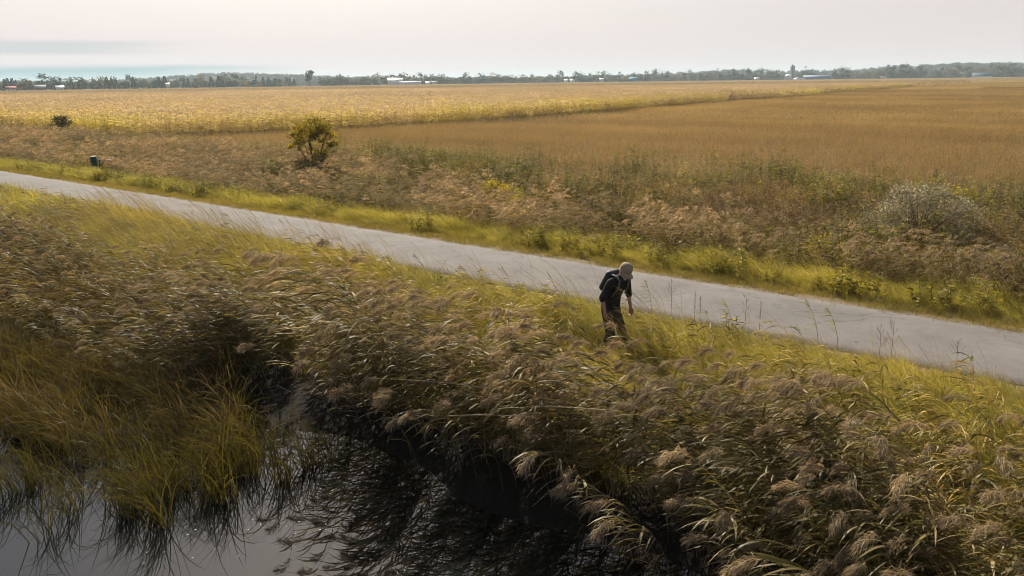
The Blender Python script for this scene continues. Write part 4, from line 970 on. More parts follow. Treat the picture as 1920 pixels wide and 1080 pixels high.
plant('goldenrod_clump', (x, y, gz(x, y)), [(0, 0, 1.15, 0.75, 0.5, 0.42), (0.5, -0.2, 0.95, 0.4, 0.4, 0.4)], 3000, 0.05, (0.22, 0.17, 0.02), (0.42, 0.34, 0.05), 'yellow flowering clump in the brown weeds beyond the path', 'shrub', 10, 0.012)
x, y = 0.35, 30.6
plant('goldenrod_clump', (x, y, gz(x, y)), [(0, 0, 1.15, 0.32, 0.3, 0.4)], 1000, 0.045, (0.28, 0.24, 0.02), (0.44, 0.38, 0.05), 'small bright yellow tuft right of the yellow flowering clump', 'shrub', 6, 0.01)
for (x, y, w, h, lab) in ((12.8, 35.2, 1.3, 0.95, 'tall olive weed clump at the edge of the brown field'), (15.3, 34.9, 0.9, 0.8, 'small olive weed clump right of the tall olive one'), (6.6, 38.6, 0.9, 0.7, 'low brown-olive clump standing into the brown field'),
                          (12.9, 21.3, 0.8, 0.85, 'leafy grey-green clump in front of the willow bush'), (7.4, 26.0, 1.4, 0.6, 'rust-orange bushy patch left of the willow bush'), (-23.0, 55.0, 1.4, 0.9, 'pale brown clump among the reeds left of the yellow tree')):
    c = ((0.19, 0.11, 0.025), (0.30, 0.18, 0.05)) if 'rust' in lab else (((0.12, 0.11, 0.035), (0.24, 0.20, 0.075)) if 'olive' in lab else ((0.13, 0.12, 0.06), (0.27, 0.24, 0.14)))
    plant('weed_clump', (x, y, gz(x, y)), [(0, 0, h * 0.6, w * 0.6, w * 0.5, h * 0.45), (-w * 0.4, 0, h * 0.5, w * 0.4, w * 0.4, h * 0.4), (w * 0.4, 0, h * 0.45, w * 0.4, w * 0.4, h * 0.35)], 2600, 0.05, *c, lab, 'weeds', 12, 0.01)
# lumpy mixed scrub between the ditch and the fields
SCRUB = {'olive': ((0.085, 0.08, 0.025), (0.20, 0.175, 0.055)), 'dark green': ((0.04, 0.048, 0.02), (0.11, 0.11, 0.04)), 'yellow-green': ((0.17, 0.15, 0.02), (0.33, 0.28, 0.04)), 'brown': ((0.13, 0.09, 0.04), (0.27, 0.19, 0.09)), 'rusty': ((0.17, 0.095, 0.025), (0.28, 0.16, 0.05))}
spots = sorted(((-21.0, -9.5), (-17.0, -12.5), (-13.0, -7.2), (-9.5, -14.0), (-7.0, -5.6), (-4.5, -9.5), (-1.5, -6.2), (0.5, -15.5), (1.6, -11.0), (3.4, -5.0), (5.2, -13.5), (8.6, -11.0), (8.2, -4.6), (9.6, -15.5), (10.5, -7.0), (12.5, -11.5), (14.0, -16.5), (15.0, -8.5)), key=lambda q: float(np.divide(*sv2xy(*q))))
for q, (s_, v_) in enumerate(spots):
    x, y = [float(a) for a in sv2xy(s_, v_)]; cn = list(SCRUB)[(q * 7 + q // 5) % 5]; w = RNG.uniform(0.5, 1.0); h = RNG.uniform(0.75, 1.35)
    ells = [(RNG.normal(0, w * 0.45), RNG.normal(0, w * 0.3), h * RNG.uniform(0.4, 0.8), w * RNG.uniform(0.35, 0.6), w * RNG.uniform(0.35, 0.6), h * RNG.uniform(0.25, 0.4)) for _ in range(4)]
    plant('scrub_shrub', (x, y, gz(x, y)), ells, 2000, 0.055, *SCRUB[cn], '%s shrub, %s from the left in the scrub beyond the path' % (cn, ORD[q]), 'shrub', 10, 0.014, 0.24, 0.4)

# ================================================================== PERSON
def capsule_union(segs, name, voxel, mats, smooth=6, balls=()):
    """tapered limbs fused into one continuous skin"""
    V = []; F = []; n = 0
    ico = bmesh.new(); bmesh.ops.create_icosphere(ico, subdivisions=2, radius=1.0)
    base = np.array([v.co[:] for v in ico.verts]); ico.free()
    bm_all = bmesh.new()
    for a, ra, b, rb in segs:
        bm = bmesh.new()
        for p, r in ((a, ra), (b, rb)):
            rr = np.array(r if hasattr(r, '__len__') else (r, r, r))
            for q in base * rr + np.array(p): bm.verts.new(q)
        bmesh.ops.convex_hull(bm, input=bm.verts)
        loose = [v for v in bm.verts if not v.link_faces]
        bmesh.ops.delete(bm, geom=loose, context='VERTS')
        me = bpy.data.meshes.new('t'); bm.to_mesh(me); bm.free(); bm_all.from_mesh(me); bpy.data.meshes.remove(me)
    me = bpy.data.meshes.new(name); bm_all.to_mesh(me); bm_all.free()
    ob = bpy.data.objects.new(name, me); COL.objects.link(ob)
    m = ob.modifiers.new('r', 'REMESH'); m.mode = 'VOXEL'; m.voxel_size = voxel
    m = ob.modifiers.new('s', 'SMOOTH'); m.factor = 0.5; m.iterations = smooth
    dg = bpy.context.evaluated_depsgraph_get()
    out = bpy.data.meshes.new_from_object(ob.evaluated_get(dg)); out.name = name
    bpy.data.objects.remove(ob); bpy.data.meshes.remove(me)
    out.materials.clear()
    for mt in mats: out.materials.append(mt)
    out.polygons.foreach_set('use_smooth', np.ones(len(out.polygons), bool))
    return out
SKIN = plain_material('skin', (0.36, 0.21, 0.14), 0.7, 0.06, 30, spec=0.2)
BLACK_CLOTH = plain_material('black_cotton', (0.022, 0.021, 0.021), 0.9, 0.45, 14, 0.2, spec=0.15)
TROUSER = plain_material('dark_brown_trousers', (0.05, 0.04, 0.03), 0.9, 0.5, 12, 0.2, spec=0.15)
TAN = plain_material('tan_cap_cloth', (0.27, 0.21, 0.15), 0.9, 0.12, 60, 0.2, spec=0.15)
GREYHAIR = plain_material('grey_hair', (0.42, 0.38, 0.34), 0.8, 0.2, 90, 0.4)
PACKCLOTH = plain_material('black_nylon', (0.016, 0.016, 0.018), 0.6, 0.3, 80, 0.2, spec=0.4)
STRAPM = plain_material('grey_webbing', (0.10, 0.095, 0.09), 0.8, 0.15, 90)
BOOT = plain_material('dark_leather', (0.03, 0.022, 0.016), 0.6, 0.3, 40, 0.2)
def build_person():
    px, py = PERSON_XY
    o = empty('person', (px, py, gz(px, py) - 0.02), R(-48), 1.12)
    tag(o, 'person in black shirt and tan cap stooping in the grass below the path', 'person')
    hipR, hipL = (0.0, -0.09, 0.88), (0.0, 0.09, 0.88)
    knR, knL = (0.13, -0.14, 0.47), (0.16, 0.14, 0.44); anR, anL = (-0.04, -0.17, 0.08), (0.16, 0.17, 0.03)
    pel, waist, chest, upch, neck = (0, 0, 0.93), (0.035, 0, 1.07), (0.105, 0, 1.24), (0.165, 0, 1.375), (0.22, 0, 1.455)
    shR, shL = (0.16, -0.185, 1.38), (0.18, 0.185, 1.38)
    elR, elL = (0.06, -0.275, 1.12), (0.16, 0.27, 1.12); wrR, wrL = (0.10, -0.265, 0.88), (0.23, 0.25, 0.885)
    hc = np.array((0.31, 0.0, 1.565)); fw = np.array((0.80, -0.08, -0.60)); fw /= np.linalg.norm(fw); up = np.array((0.60, -0.02, 0.80)); lf = np.cross(up, fw); lf /= np.linalg.norm(lf); up = np.cross(fw, lf)
    H = lambda f, l, u: tuple(hc + fw * f + lf * l + up * u)
    S = []
    S += [(pel, 0.12, waist, 0.105), (waist, 0.105, chest, 0.12), (chest, 0.12, upch, 0.11), (upch, 0.10, neck, 0.06), (upch, 0.09, shR, 0.055), (upch, 0.09, shL, 0.055)]
    S += [(neck, 0.056, H(-0.02, 0, -0.08), 0.056)]
    S += [(H(-0.02, 0, 0.03), 0.088, H(-0.015, 0, 0.035), 0.088), (H(0.03, 0, 0.01), 0.075, H(0.045, 0, -0.085), 0.042), (H(-0.01, 0, 0), 0.078, H(0.03, 0, -0.07), 0.052)]
    S += [(H(0.088, 0, 0.01), 0.009, H(0.112, 0, -0.028), 0.013), (H(0.085, 0, -0.062), 0.016, H(0.086, 0, -0.075), 0.014)]
    for sgn in (-1, 1):
        S += [(H(-0.01, 0.080 * sgn, 0.012), 0.016, H(-0.015, 0.084 * sgn, -0.022), 0.012), (H(0.083, 0.018 * sgn, 0.028), 0.014, H(0.078, 0.045 * sgn, 0.028), 0.012)]
    S += [(hipR, 0.085, knR, 0.058), (knR, 0.056, anR, 0.040), (hipL, 0.085, knL, 0.058), (knL, 0.056, anL, 0.040)]
    for an in (anR, anL): S += [(an, 0.042, (an[0] + 0.16, an[1], an[2] - 0.035), 0.032)]
    for sh, el, wr, sg, curl in ((shR, elR, wrR, -1, 0.35), (shL, elL, wrL, 1, 0.6)):
        S += [(sh, 0.052, el, 0.040), (el, 0.041, wr, 0.027)]
        a = np.array(wr); d = a - np.array(el); d = d / np.linalg.norm(d); d = d * 0.85 + np.array((0.05, 0, -0.5)); d /= np.linalg.norm(d)
        inw = np.array((0.15, -sg * 1.0, 0.0)); inw -= d * np.dot(inw, d); inw /= np.linalg.norm(inw)      # palm side
        ac = np.cross(d, inw); ac = ac if ac[0] > 0 else -ac                                                      # across the palm, thumb forward
        S += [(a, 0.024, a + d * 0.03, 0.026)]
        for q, (o_, L_) in enumerate(((0.031, 0.070), (0.011, 0.080), (-0.010, 0.074), (-0.029, 0.058))):
            k0 = a + d * 0.02 + ac * o_ * 0.7; k1 = a + d * 0.088 + ac * o_
            S += [(k0, 0.015, k1, 0.0125)]
            c = k1; dd = d
            for seg in range(3):
                dd = dd * math.cos(curl) + inw * math.sin(curl); dd /= np.linalg.norm(dd)
                c2 = c + dd * L_ * (0.45, 0.32, 0.23)[seg]; S += [(c, 0.0098 - 0.0008 * seg, c2, 0.0092 - 0.0009 * seg)]; c = c2
        t0 = a + d * 0.025 + ac * 0.026; t1 = t0 + d * 0.032 + ac * 0.026 + inw * 0.012; t2 = t1 + d * 0.03 + ac * 0.006 + inw * 0.012; t3 = t2 + d * 0.024 + inw * 0.01
        S += [(t0, 0.014, t1, 0.012), (t1, 0.0115, t2, 0.0105), (t2, 0.0105, t3, 0.009)]
    link('body', capsule_union(S, 'body', 0.0075, [SKIN], 3), o)
    for sgn in (-1, 1):
        e = link('eye', lathe('eye', [(0.0005, -0.009), (0.006, -0.006), (0.009, 0), (0.006, 0.006), (0.0005, 0.009)], 8, GLASS), o); e.location = H(0.086, 0.032 * sgn, 0.014)
    # black shirt with elbow sleeves, loose over the waist
    S = [((0.0, 0, 0.90), (0.155, 0.185, 0.05), waist, (0.135, 0.165, 0.06)), (waist, (0.135, 0.165, 0.06), chest, (0.145, 0.185, 0.08)), (chest, (0.145, 0.185, 0.08), upch, (0.125, 0.165, 0.07)), (upch, 0.115, neck, 0.066), (upch, 0.10, shR, 0.074), (upch, 0.10, shL, 0.074),
         (shR, 0.074, elR, 0.060), (elR, 0.060, (0.063, -0.276, 1.09), 0.056), (shL, 0.074, elL, 0.060), (elL, 0.060, (0.172, 0.268, 1.09), 0.056)]
    link('shirt', capsule_union(S, 'shirt', 0.011, [BLACK_CLOTH], 5), o)
    S = [((0, 0, 0.93), (0.13, 0.165, 0.05), (0, 0, 0.86), (0.125, 0.165, 0.06)), (hipR, 0.105, knR, 0.082), (knR, 0.082, (anR[0], anR[1], anR[2] + 0.04), 0.066), (hipL, 0.105, knL, 0.082), (knL, 0.082, (anL[0], anL[1], anL[2] + 0.04), 0.066)]
    link('trousers', capsule_union(S, 'trousers', 0.011, [TROUSER], 5), o)
    for an in (anR, anL):
        S = [((an[0] - 0.03, an[1], an[2] + 0.05), 0.056, (an[0] - 0.03, an[1], an[2] - 0.03), 0.05), ((an[0] - 0.03, an[1], an[2] - 0.035), 0.048, (an[0] + 0.17, an[1], an[2] - 0.042), (0.045, 0.045, 0.036))]
        link('boot', capsule_union(S, 'boot', 0.01, [BOOT], 3), o)
    # short grey hair and beard
    S = [(H(-0.035, 0, 0.02), 0.087, H(-0.06, 0, -0.03), 0.066)]
    link('hair', capsule_union(S, 'hair', 0.009, [GREYHAIR], 3), o)
    S = [(H(0.055, 0.045, -0.05), 0.022, H(0.075, 0.0, -0.105), 0.028), (H(0.055, -0.045, -0.05), 0.022, H(0.075, 0.0, -0.105), 0.028), (H(0.01, 0.07, -0.01), 0.013, H(0.055, 0.045, -0.06), 0.022), (H(0.01, -0.07, -0.01), 0.013, H(0.055, -0.045, -0.06), 0.022)]
    link('beard', capsule_union(S, 'beard', 0.008, [GREYHAIR], 2), o)
    # cap: dome, brim and button
    dome = []
    for q in range(9):
        a = q / 8 * math.pi / 2; dome.append((0.104 * math.cos(a) + 0.0005, 0.092 * math.sin(a)))
    me = lathe('cap', [(0.1045, -0.035)] + dome, 24, TAN)
    c = link('cap', me, o)
    Mx = Matrix.Identity(4)
    for i, ax in enumerate((fw, lf, up)):
        for j in range(3): Mx[j][i] = ax[j]
    c.matrix_local = Matrix.Translation(H(-0.015, 0, 0.058)) @ Mx @ Matrix.Diagonal((1.08, 0.94, 1.0, 1))
    V = []; F = []
    for zt in (0.0, -0.006):
        for i in range(13):
            a = (i / 12 - 0.5) * 2.3
            for r in (0.100, 0.140, 0.176):
                rr = 0.1 + (r - 0.1) * max(0.12, math.cos(a * 1.18)); V.append((rr * math.cos(a), rr * math.sin(a), -0.032 + zt - 0.35 * (r - 0.1) - 0.035 * (math.sin(a) ** 2) * (r - 0.08) / 0.1))
    for zt in (0, 39):
        for i in range(12):
            for j in range(2):
                k = zt + i * 3 + j; F.append((k, k + 3, k + 4, k + 1) if zt == 0 else (k + 1, k + 4, k + 3, k))
    for i in range(12): F.append((i * 3 + 2, i * 3 + 5, 39 + i * 3 + 5, 39 + i * 3 + 2))
    b = link('brim', quick_mesh('brim', np.array(V), np.array(F), None, [TAN], None, True), c)
    n = link('button', lathe('button', [(0.009, 0.089), (0.008, 0.095), (0.0005, 0.097)], 8, TAN), c)
    # backpack on the back, a thing of its own
    p = empty('backpack', o.location, R(-48), 1.12); tag(p, 'black backpack worn by the stooping person', 'backpack')
    bk = np.array((-0.62, 0, 0.78)); al = np.array((0.45, 0, 0.89))      # away from the back, along the spine
    B0 = np.array((0.005, 0, 1.14)) + bk * 0.135; B1 = np.array((0.125, 0, 1.385)) + bk * 0.13
    S = []
    for sy in (-0.10, 0.10):
        S += [(B0 + (0, sy, 0), 0.075, B1 + (0, sy, 0), 0.06)]
    S += [(B0 + (0, -0.10, 0), 0.075, B0 + (0, 0.10, 0), 0.075), (B1 + (0, -0.10, 0), 0.06, B1 + (0, 0.10, 0), 0.06), (B0 + (0, -0.1, 0), 0.075, B1 + (0, 0.1, 0), 0.06), (B0 + (0, 0.1, 0), 0.075, B1 + (0, -0.1, 0), 0.06)]
    bd = link('pack_body', capsule_union(S, 'pack_body', 0.011, [PACKCLOTH], 4), p)
    Q0 = B0 + bk * 0.07
    S = [(Q0 + (0, -0.07, 0), 0.035, Q0 + (0, 0.07, 0), 0.035), (Q0 + al * 0.1 + (0, -0.07, 0), 0.03, Q0 + al * 0.1 + (0, 0.07, 0), 0.03), (Q0 + (0, -0.07, 0), 0.035, Q0 + al * 0.1 + (0, 0.07, 0), 0.03), (Q0 + (0, 0.07, 0), 0.035, Q0 + al * 0.1 + (0, -0.07, 0), 0.03)]
    link('pocket', capsule_union(S, 'pocket', 0.01, [PACKCLOTH], 3), p)
    for sy in (-0.115, 0.115):
        T = [np.array(q) for q in ((0.035, sy, 1.44), (0.125, sy, 1.492), (0.22, sy, 1.478), (0.29, sy, 1.40), (0.262, sy * 1.1, 1.28), (0.165, sy * 1.45, 1.13))]
        T = np.array(T); bf = Buf(); wv = np.array((0, 0.024, 0)); V = np.stack([T - wv, T + wv, T + wv + (0.004, 0, 0.008), T - wv + (0.004, 0, 0.008)], 1).reshape(-1, 3)
        FF = []
        for i in range(len(T) - 1):
            for j in range(4): FF.append((i * 4 + j, i * 4 + (j + 1) % 4, i * 4 + 4 + (j + 1) % 4, i * 4 + 4 + j))
        link('strap', quick_mesh('strap', V, np.array(FF), None, [STRAPM], None, True), p)
build_person()

# ================================================================== SINGLE PLANTS THAT STAND OUT
def reed_thing_meshes(k):
    st, lv, pl = reed_parts(RNG.uniform(1.6, 2.1), RNG.uniform(0.75, 1.1), 12, True, True, 0.15)
    return st.mesh('stem', [M_LEAF]), [b.mesh('leaf', [M_LEAF]) for b in lv], pl.mesh('plume', [M_PLUME])
REEDV = [reed_thing_meshes(k) for k in range(5)]
def reed_thing(x, y, rz, sc, label, group, k):
    o = empty('reed_plant', (x, y, gz(x, y) - 0.05), rz, sc); tag(o, label, 'reed', group)
    st, lv, pl = REEDV[k % 5]
    link('stem', st, o); tag(link('plume', pl, o), kind='stuff')
    for m in lv: link('leaf', m, o)
    return o
i = 0
for label, group, s0, s1, v0, v1, n in (
        ('plumed reed leaning over the water at the lower right', 'plumed reeds at the lower right', 5.5, 11.0, 9.6, 10.5, 22),
        ('plumed reed on the front of the bank below the person', 'plumed reeds below the person', 1.5, 5.5, 9.4, 10.2, 16),
        ('plumed reed at the edge of the dark water, left of centre', 'plumed reeds left of centre', -4.0, 0.5, 9.2, 10.1, 12),
        ('plumed reed in the middle of the bank left of the person', 'plumed reeds left of the person', -4.0, 1.0, 7.6, 9.0, 12)):
    for _ in range(n):
        xx, yy = [float(q) for q in sv2xy(RNG.uniform(s0, s1), RNG.uniform(v0, v1))]
        if not clear_reeds(xx, yy): continue
        reed_thing(xx, yy, RNG.normal(0, 0.35), RNG.uniform(0.85, 1.1), label, group, i); i += 1
# tall weed stalks seen against the path
def stalk(x, y, h, lean, nb, col, label, kind):
    o = empty('weed_stalk', (x, y, gz(x, y) - 0.03), RNG.uniform(-0.3, 0.3)); tag(o, label, 'weed')
    pts, de = bend_line(8, h, lean); S = Buf(); tube(S, pts, np.linspace(0.005, 0.002, 8), 4, np.array(col) * 0.9); link('stem', S.mesh('stem', [M_LEAF]), o)
    if kind == 'spike':       # dense upright seed spike
        m = 170; f = rnd(m, 0.45, 1.0); P = np.stack([np.interp(f * 7, range(8), pts[:, q]) for q in range(3)], 1)
        B = Buf(); D = rdir(m) + ZUP * 0.8; blades(B, P, D, D, rnd(m, 0.025, 0.05), 0.012, 1, colmix(m, np.array(col) * 0.7, np.array(col) * 1.2), 1, 'oval'); link('seed_head', B.mesh('seed_head', [M_PLUME]), o)
    elif kind == 'branch':
        for q in range(nb):
            f = 0.35 + 0.6 * q / nb; p = np.array([np.interp(f * 7, range(8), pts[:, c]) for c in range(3)])
            a = RNG.uniform(0, 6.28); d0 = unit(np.array((math.cos(a), math.sin(a), 1.3))); L = RNG.uniform(0.15, 0.3) * (1.2 - f)  + 0.06
            B = Buf(); bp = blades(B, p[None], d0[None], (d0 + ZUP * 0.5 + WIND * 0.2)[None], L, 0.004, 4, np.array(col)[None] * 0.8, 1, 'line')[0]
            m = 26; g = rnd(m, 0.3, 1); Q = np.stack([np.interp(g * 4, range(5), bp[:, c]) for c in range(3)], 1); D = rdir(m) + d0
            blades(B, Q, D, D, rnd(m, 0.015, 0.04), 0.011, 1, colmix(m, np.array(col) * 0.7, np.array(col) * 1.25), 1, 'oval'); link('branch', B.mesh('branch', [M_PLUME]), o)
    else:                      # grass-like reed with side leaves and loose plume
        for q in range(nb):
            f = 0.4 + 0.55 * q / nb; p = np.array([np.interp(f * 7, range(8), pts[:, c]) for c in range(3)])
            B = Buf(); sw = unit(WIND + RNG.normal(0, 0.3, 3)); blades(B, p[None], (sw + ZUP * 0.6)[None], (sw - ZUP * 0.2)[None], RNG.uniform(0.16, 0.3), 0.013, 4, np.array(col)[None], 1, 'leaf'); link('leaf', B.mesh('leaf', [M_LEAF]), o)
        m = 30; B = Buf(); P = pts[-1][None] - de[None] * rnd(m, 0, 0.2)[:, None]; D = de[None] + rdir(m) * 0.6 + WIND * 0.4
        blades(B, P, D, D + WIND * 0.6 - ZUP * 0.2, rnd(m, 0.05, 0.12), 0.006, 2, colmix(m, (0.15, 0.11, 0.07), (0.26, 0.2, 0.12)), 1, 'oval'); tag(link('plume', B.mesh('plume', [M_PLUME]), o), kind='stuff')
DK = (0.13, 0.095, 0.055); GRN = (0.20, 0.18, 0.04)
for a in ((-2.09, 19.27, 1.0, 0.6, 5, DK, 'dark-plumed reed bending left against the path', 'reed'),
          (0.06, 17.72, 0.95, 0.5, 6, GRN, 'slender green reed before the path, left of two by the middle', 'reed'),
          (1.07, 17.02, 1.0, 0.5, 7, GRN, 'slender green reed before the path, right of two by the middle', 'reed'),
          (3.05, 16.5, 0.9, 0.4, 6, DK, 'leaning thin reed just right of the person', 'reed'),
          (3.43, 16.32, 1.15, 0.05, 9, DK, 'tall brown branching weed right of the person', 'branch'),
          (3.85, 15.95, 0.7, 0.02, 0, DK, 'slim brown seed spike standing before the worn white line', 'spike'),
          (3.98, 16.0, 0.6, 0.05, 0, DK, 'shorter brown seed spike beside the slim one', 'spike'),
          (4.72, 15.27, 0.85, 0.0, 6, DK, 'thin branching brown weed before the path at right', 'branch'),
          (4.98, 15.16, 0.7, 0.0, 0, (0.16, 0.13, 0.09), 'grey-brown club-shaped seed spike before the path', 'spike'),
          (4.55, 15.6, 0.65, 0.5, 7, GRN, 'arching pale grass before the path right of the seed spikes', 'reed'),
          (5.85, 14.3, 1.05, 0.5, 12, GRN, 'tall leafy green reed before the path at right', 'reed'),
          (6.15, 14.1, 0.95, 0.55, 12, GRN, 'leafy green reed bending beside the tall leafy one', 'reed'),
          (6.82, 13.41, 0.85, 0.05, 10, DK, 'bushy brown branching weed before the path at far right', 'branch'),
          (6.65, 13.5, 0.7, 0.1, 8, DK, 'smaller brown branching weed left of the bushy one', 'branch'),
          (-10.1, 27.3, 1.0, 0.6, 6, GRN, 'reed tip rising before the path at left', 'reed'),
          (-7.0, 24.8, 0.95, 0.6, 6, GRN, 'reed tip before the path, left of the pale blue scrap', 'reed'),
          (7.55, 12.6, 0.75, 0.2, 12, (0.22, 0.19, 0.15), 'grey seedy weed clump by the path at the right edge', 'branch')):
    stalk(*a)
# dry canes lying over the water
def cane(p, q, sag, label):
    o = empty('dry_cane', p); tag(o, label, 'cane')
    f = np.linspace(0, 1, 9)[:, None]; P = np.array(q) - np.array(p); pts = f * P[None] + np.sin(np.pi * f) * ZUP * sag
    S = Buf(); tube(S, pts, np.linspace(0.008, 0.004, 9), 5, (0.40, 0.34, 0.24)); link('stem', S.mesh('stem', [M_LEAF]), o)
    for k in (2, 4, 6):
        B = Buf(); d = unit(P) + rdir(1)[0] * 0.3; blades(B, pts[k][None], d[None], (d - ZUP * 0.3)[None], 0.18, 0.012, 3, np.array((0.36, 0.30, 0.19))[None]); link('leaf', B.mesh('leaf', [M_LEAF]), o)
cane((-1.45, 10.5, 0.3), (-0.65, 10.3, 0.62), 0.03, 'pale dry cane slanting out of the reeds above dark water')
cane((0.2, 10.1, -0.93), (0.85, 10.4, -0.55), 0.02, 'pale dry cane rising from the dark water at the centre')
cane((-2.2, 10.9, 0.8), (0.3, 10.4, 0.7), 0.05, 'long pale cane lying across the tops of the reeds')
cane((-0.9, 9.9, 0.62), (0.35, 9.7, 0.66), 0.03, 'short pale cane below the long one across the reeds')
cane((1.3, 9.0, 1.05), (-0.2, 9.6, 0.85), 0.04, 'pale cane lying over reeds below the person')
# small green tuft in the water
def tuft(x, y, n, h, label):
    o = empty('water_tuft', (x, y, WATER_Z - 0.05)); tag(o, label, 'plant')
    for q in range(n):
        B = Buf(); a = RNG.uniform(0, 6.28); hd = np.array((math.cos(a), math.sin(a), 0)); blades(B, np.array([[0, 0, 0]]) + hd * 0.03, (hd * 0.35 + ZUP)[None], (hd * 1.1 - ZUP * RNG.uniform(-0.4, 0.9))[None], RNG.uniform(0.6, 1.1) * h, 0.018, 5, np.array((0.26, 0.22, 0.05))[None] * RNG.uniform(0.6, 1.2)); link('leaf', B.mesh('leaf', [M_LEAF]), o)
tuft(1.35, 10.3, 12, 0.45, 'small yellow-green tuft standing in the dark water')
tuft(1.0, 9.75, 9, 0.4, 'drooping dark tuft in the water left of the yellow-green one')
tuft(1.75, 9.8, 10, 0.5, 'pale bent tuft in the water right of the yellow-green one')
# floating bits on the dark water
def floaters():
    n = 330; s = rnd(n, 0.5, 7.5); v = rnd(n, 10.6, 14.5); k = sm(fnoise(s * 1.3, v * 1.3, 95), 0.42, 0.62) > rnd(n); s, v = s[k], v[k]; x, y = sv2xy(s, v)
    B = Buf(); m = len(x); a = rnd(m, 0, 6.28); D = np.stack([np.cos(a), np.sin(a), np.zeros(m)], 1); sd_ = np.stack([-np.sin(a), np.cos(a), np.zeros(m)], 1)
    blades(B, np.stack([x, y, np.full(m, WATER_Z + 0.005)], 1), D, D, rnd(m, 0.012, 0.05), rnd(m, 0.008, 0.02), 2, colmix(m, (0.35, 0.33, 0.26), (0.6, 0.58, 0.5)), 1, 'oval', sd_)
    o = link('floating_debris', B.mesh('floating_debris', [M_LEAF])); tag(o, 'specks of dry leaf floating on the dark water', 'debris', kind='stuff')
floaters()
# fallen leaves and straw blown along the path edges
def path_litter():
    n = 2600; s = rnd(n, -45, 16); e = RNG.random(n) < 0.55; v = np.where(e, -0.25 + np.abs(RNG.normal(0, 0.28, n)), PATH_W + 0.2 - np.abs(RNG.normal(0, 0.3, n)))
    far_ = RNG.random(n) < 0.06; v = np.where(far_, rnd(n, 0, PATH_W), v); x, y = sv2xy(s, v)
    z = 0.03 + 0.028 * np.sin(np.pi * np.clip(v / PATH_W, 0, 1)); a = rnd(n, 0, 6.28)
    D = np.stack([np.cos(a), np.sin(a), rnd(n, -0.1, 0.35)], 1); sd_ = np.stack([-np.sin(a), np.cos(a), rnd(n, -0.3, 0.3)], 1)
    B = Buf(); blades(B, np.stack([x, y, z], 1), D, D - ZUP * 0.2, rnd(n, 0.02, 0.09), rnd(n, 0.008, 0.03), 2, colmix(n, (0.10, 0.065, 0.03), (0.34, 0.26, 0.13), 0.2), 1, 'oval', sd_)
    o = link('fallen_leaves', B.mesh('fallen_leaves', [M_LEAF])); tag(o, 'dry leaves and straw blown along the edges of the path', 'leaf litter', kind='stuff')
path_litter()
# worn piece of white line on the asphalt
LINE = plain_material('worn_white_paint', (0.30, 0.28, 0.25), 0.8, 0.25, 25, col2=(0.18, 0.16, 0.14))
def worn_line():
    s = np.linspace(0.9, 3.2, 40); w = 0.02 + 0.03 * (fnoise(s * 4, s * 0, 96) - 0.3)
    z = lambda v: 0.022 + 0.028 * np.sin(np.pi * np.clip(v / PATH_W, 0, 1)) + 0.004
    v0 = 2.22 + 0.045 * (s - 0.9); a = np.stack([*sv2xy(s, v0 - w / 2), z(v0 - w / 2)], -1); b = np.stack([*sv2xy(s, v0 + w / 2), z(v0 + w / 2)], -1)
    V = np.stack([a, b], 1).reshape(-1, 3); i = np.arange(39) * 2; F = np.stack([i + 1, i + 3, i + 2, i], -1)
    keep = fnoise(s[:-1] * 3, s[:-1] * 0 + 5, 97) > 0.36
    o = link('painted_line', quick_mesh('painted_line', V, F[keep], None, [LINE])); tag(o, 'worn white line on the path right of the person', None, kind='structure')
worn_line()
# pale blue scrap and the teal and red cart
o = empty('litter_scrap', (-3.55, 20.6, 0.0)); tag(o, 'pale blue scrap caught in the grass before the path', 'litter'); o.location.z = gz(-3.55, 20.6) + 0.42
BLUE = plain_material('pale_blue_plastic', (0.45, 0.62, 0.66), 0.4, 0.1, 30)
B = Buf(); g = np.linspace(-1, 1, 7); gx, gy = np.meshgrid(g, g, indexing='ij'); V = np.stack([gx * 0.09, gy * 0.05, 0.05 * fnoise(gx * 1.7 + 9, gy * 1.7, 98) + gx * 0.05 + gy * 0.04], -1).reshape(-1, 3); ii = np.arange(6)[:, None] * 7 + np.arange(6)[None]
B.add(V, np.stack([ii, ii + 7, ii + 8, ii + 1], -1).reshape(-1, 4), (1, 1, 1)); link('sheet', B.mesh('sheet', [BLUE], True), o)
B = Buf(); blades(B, np.array([[0.0, 0, -0.4]]), ZUP[None], (ZUP + WIND * 0.1)[None], 0.45, 0.006, 3, (0.25, 0.2, 0.1)); link('caught_stem', B.mesh('caught_stem', [M_LEAF]), o)
TEALM = plain_material('dark_teal_paint', (0.008, 0.05, 0.052), 0.5, 0.2, 12); MAROON = plain_material('maroon_cloth', (0.07, 0.022, 0.032), 0.8, 0.25, 20); RUST = plain_material('rust_red_paint', (0.20, 0.06, 0.035), 0.7, 0.3, 15); PALEBAR = plain_material('pale_grey_rail', (0.42, 0.38, 0.36), 0.5, 0.1, 20)
x, y = -24.3, 47.35
o = empty('cart', (x, y, gz(x, y) + 0.05), R(18)); tag(o, 'dark teal and rust red boxy cart half hidden in reeds beyond the path', 'cart')
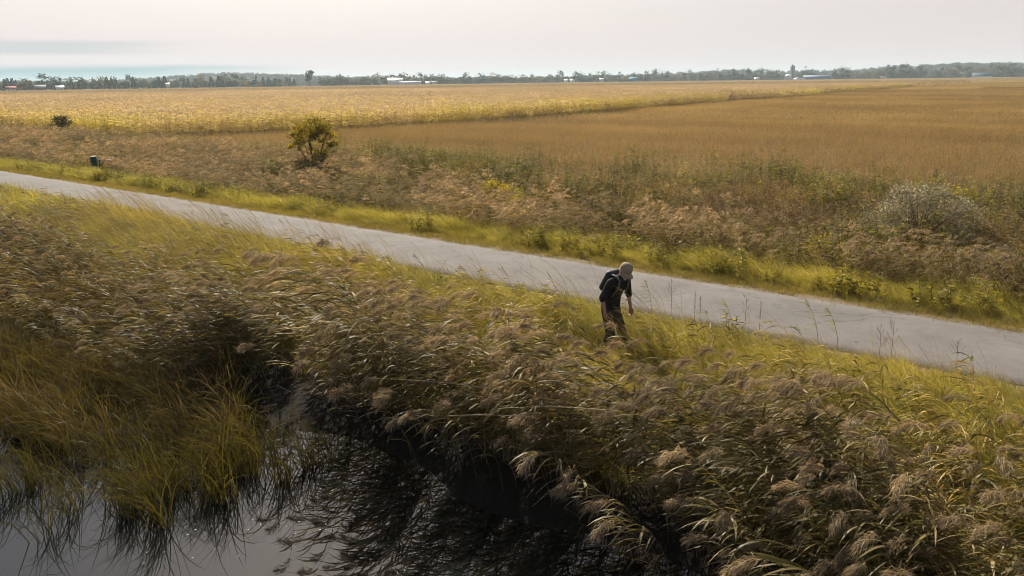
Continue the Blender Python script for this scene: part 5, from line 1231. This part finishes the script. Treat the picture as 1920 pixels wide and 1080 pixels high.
def bevbox(name, x0, x1, y0, y1, z0, z1, mat, r=0.03):
    bm = bmesh.new(); bmesh.ops.create_cube(bm, size=1.0)
    for vv in bm.verts: vv.co = ((x0 + x1) / 2 + vv.co.x * (x1 - x0), (y0 + y1) / 2 + vv.co.y * (y1 - y0), (z0 + z1) / 2 + vv.co.z * (z1 - z0))
    bmesh.ops.bevel(bm, geom=bm.edges[:], offset=r, segments=2, affect='EDGES'); me = bpy.data.meshes.new(name); bm.to_mesh(me); bm.free(); me.materials.append(mat); return me
k = link('side_panel', bevbox('side_panel', -0.52, -0.2, -0.06, 0.5, 0.35, 1.42, TEALM), o); k.rotation_euler = (0, R(-4), 0)
k = link('side_panel', bevbox('side_panel', 0.22, 0.5, -0.06, 0.5, 0.45, 1.18, TEALM), o)
link('back_panel', bevbox('back_panel', -0.2, 0.22, 0.1, 0.4, 0.42, 1.2, MAROON), o)
link('rail', bevbox('rail', -0.28, 0.5, -0.14, -0.06, 0.40, 0.48, PALEBAR, 0.02), o)
link('tray', bevbox('tray', -0.3, 0.5, -0.1, 0.55, 0.12, 0.39, RUST), o)
for wx in (-0.28, 0.48):
    k = link('wheel', lathe('wheel', [(0.02, -0.03), (0.17, -0.03), (0.18, 0), (0.17, 0.03), (0.02, 0.03)], 16, BOOT), o); k.location = (wx, 0.2, 0.14); k.rotation_euler = (0, R(90), 0)

# ================================================================== HAZE
def build_haze():
    me = bpy.data.meshes.new('haze'); bm = bmesh.new(); bmesh.ops.create_cube(bm, size=1.0); bm.to_mesh(me); bm.free()
    o = link('haze', me); o.scale = (30000, 30000, 75); o.location = (0, 0, 72 - 75 / 2)
    m, N, L = new_mat('haze_air'); out = N.new('ShaderNodeOutputMaterial'); v = N.new('ShaderNodeVolumePrincipled')
    v.inputs['Color'].default_value = (0.72, 0.86, 0.92, 1); v.inputs['Density'].default_value = HAZE_D; v.inputs['Anisotropy'].default_value = 0.1
    L.new(v.outputs[0], out.inputs['Volume']); me.materials.append(m)
    tag(o, 'thin bluish haze over the whole plain', 'haze', kind='stuff')
HAZE_D = 0.00016
build_haze()
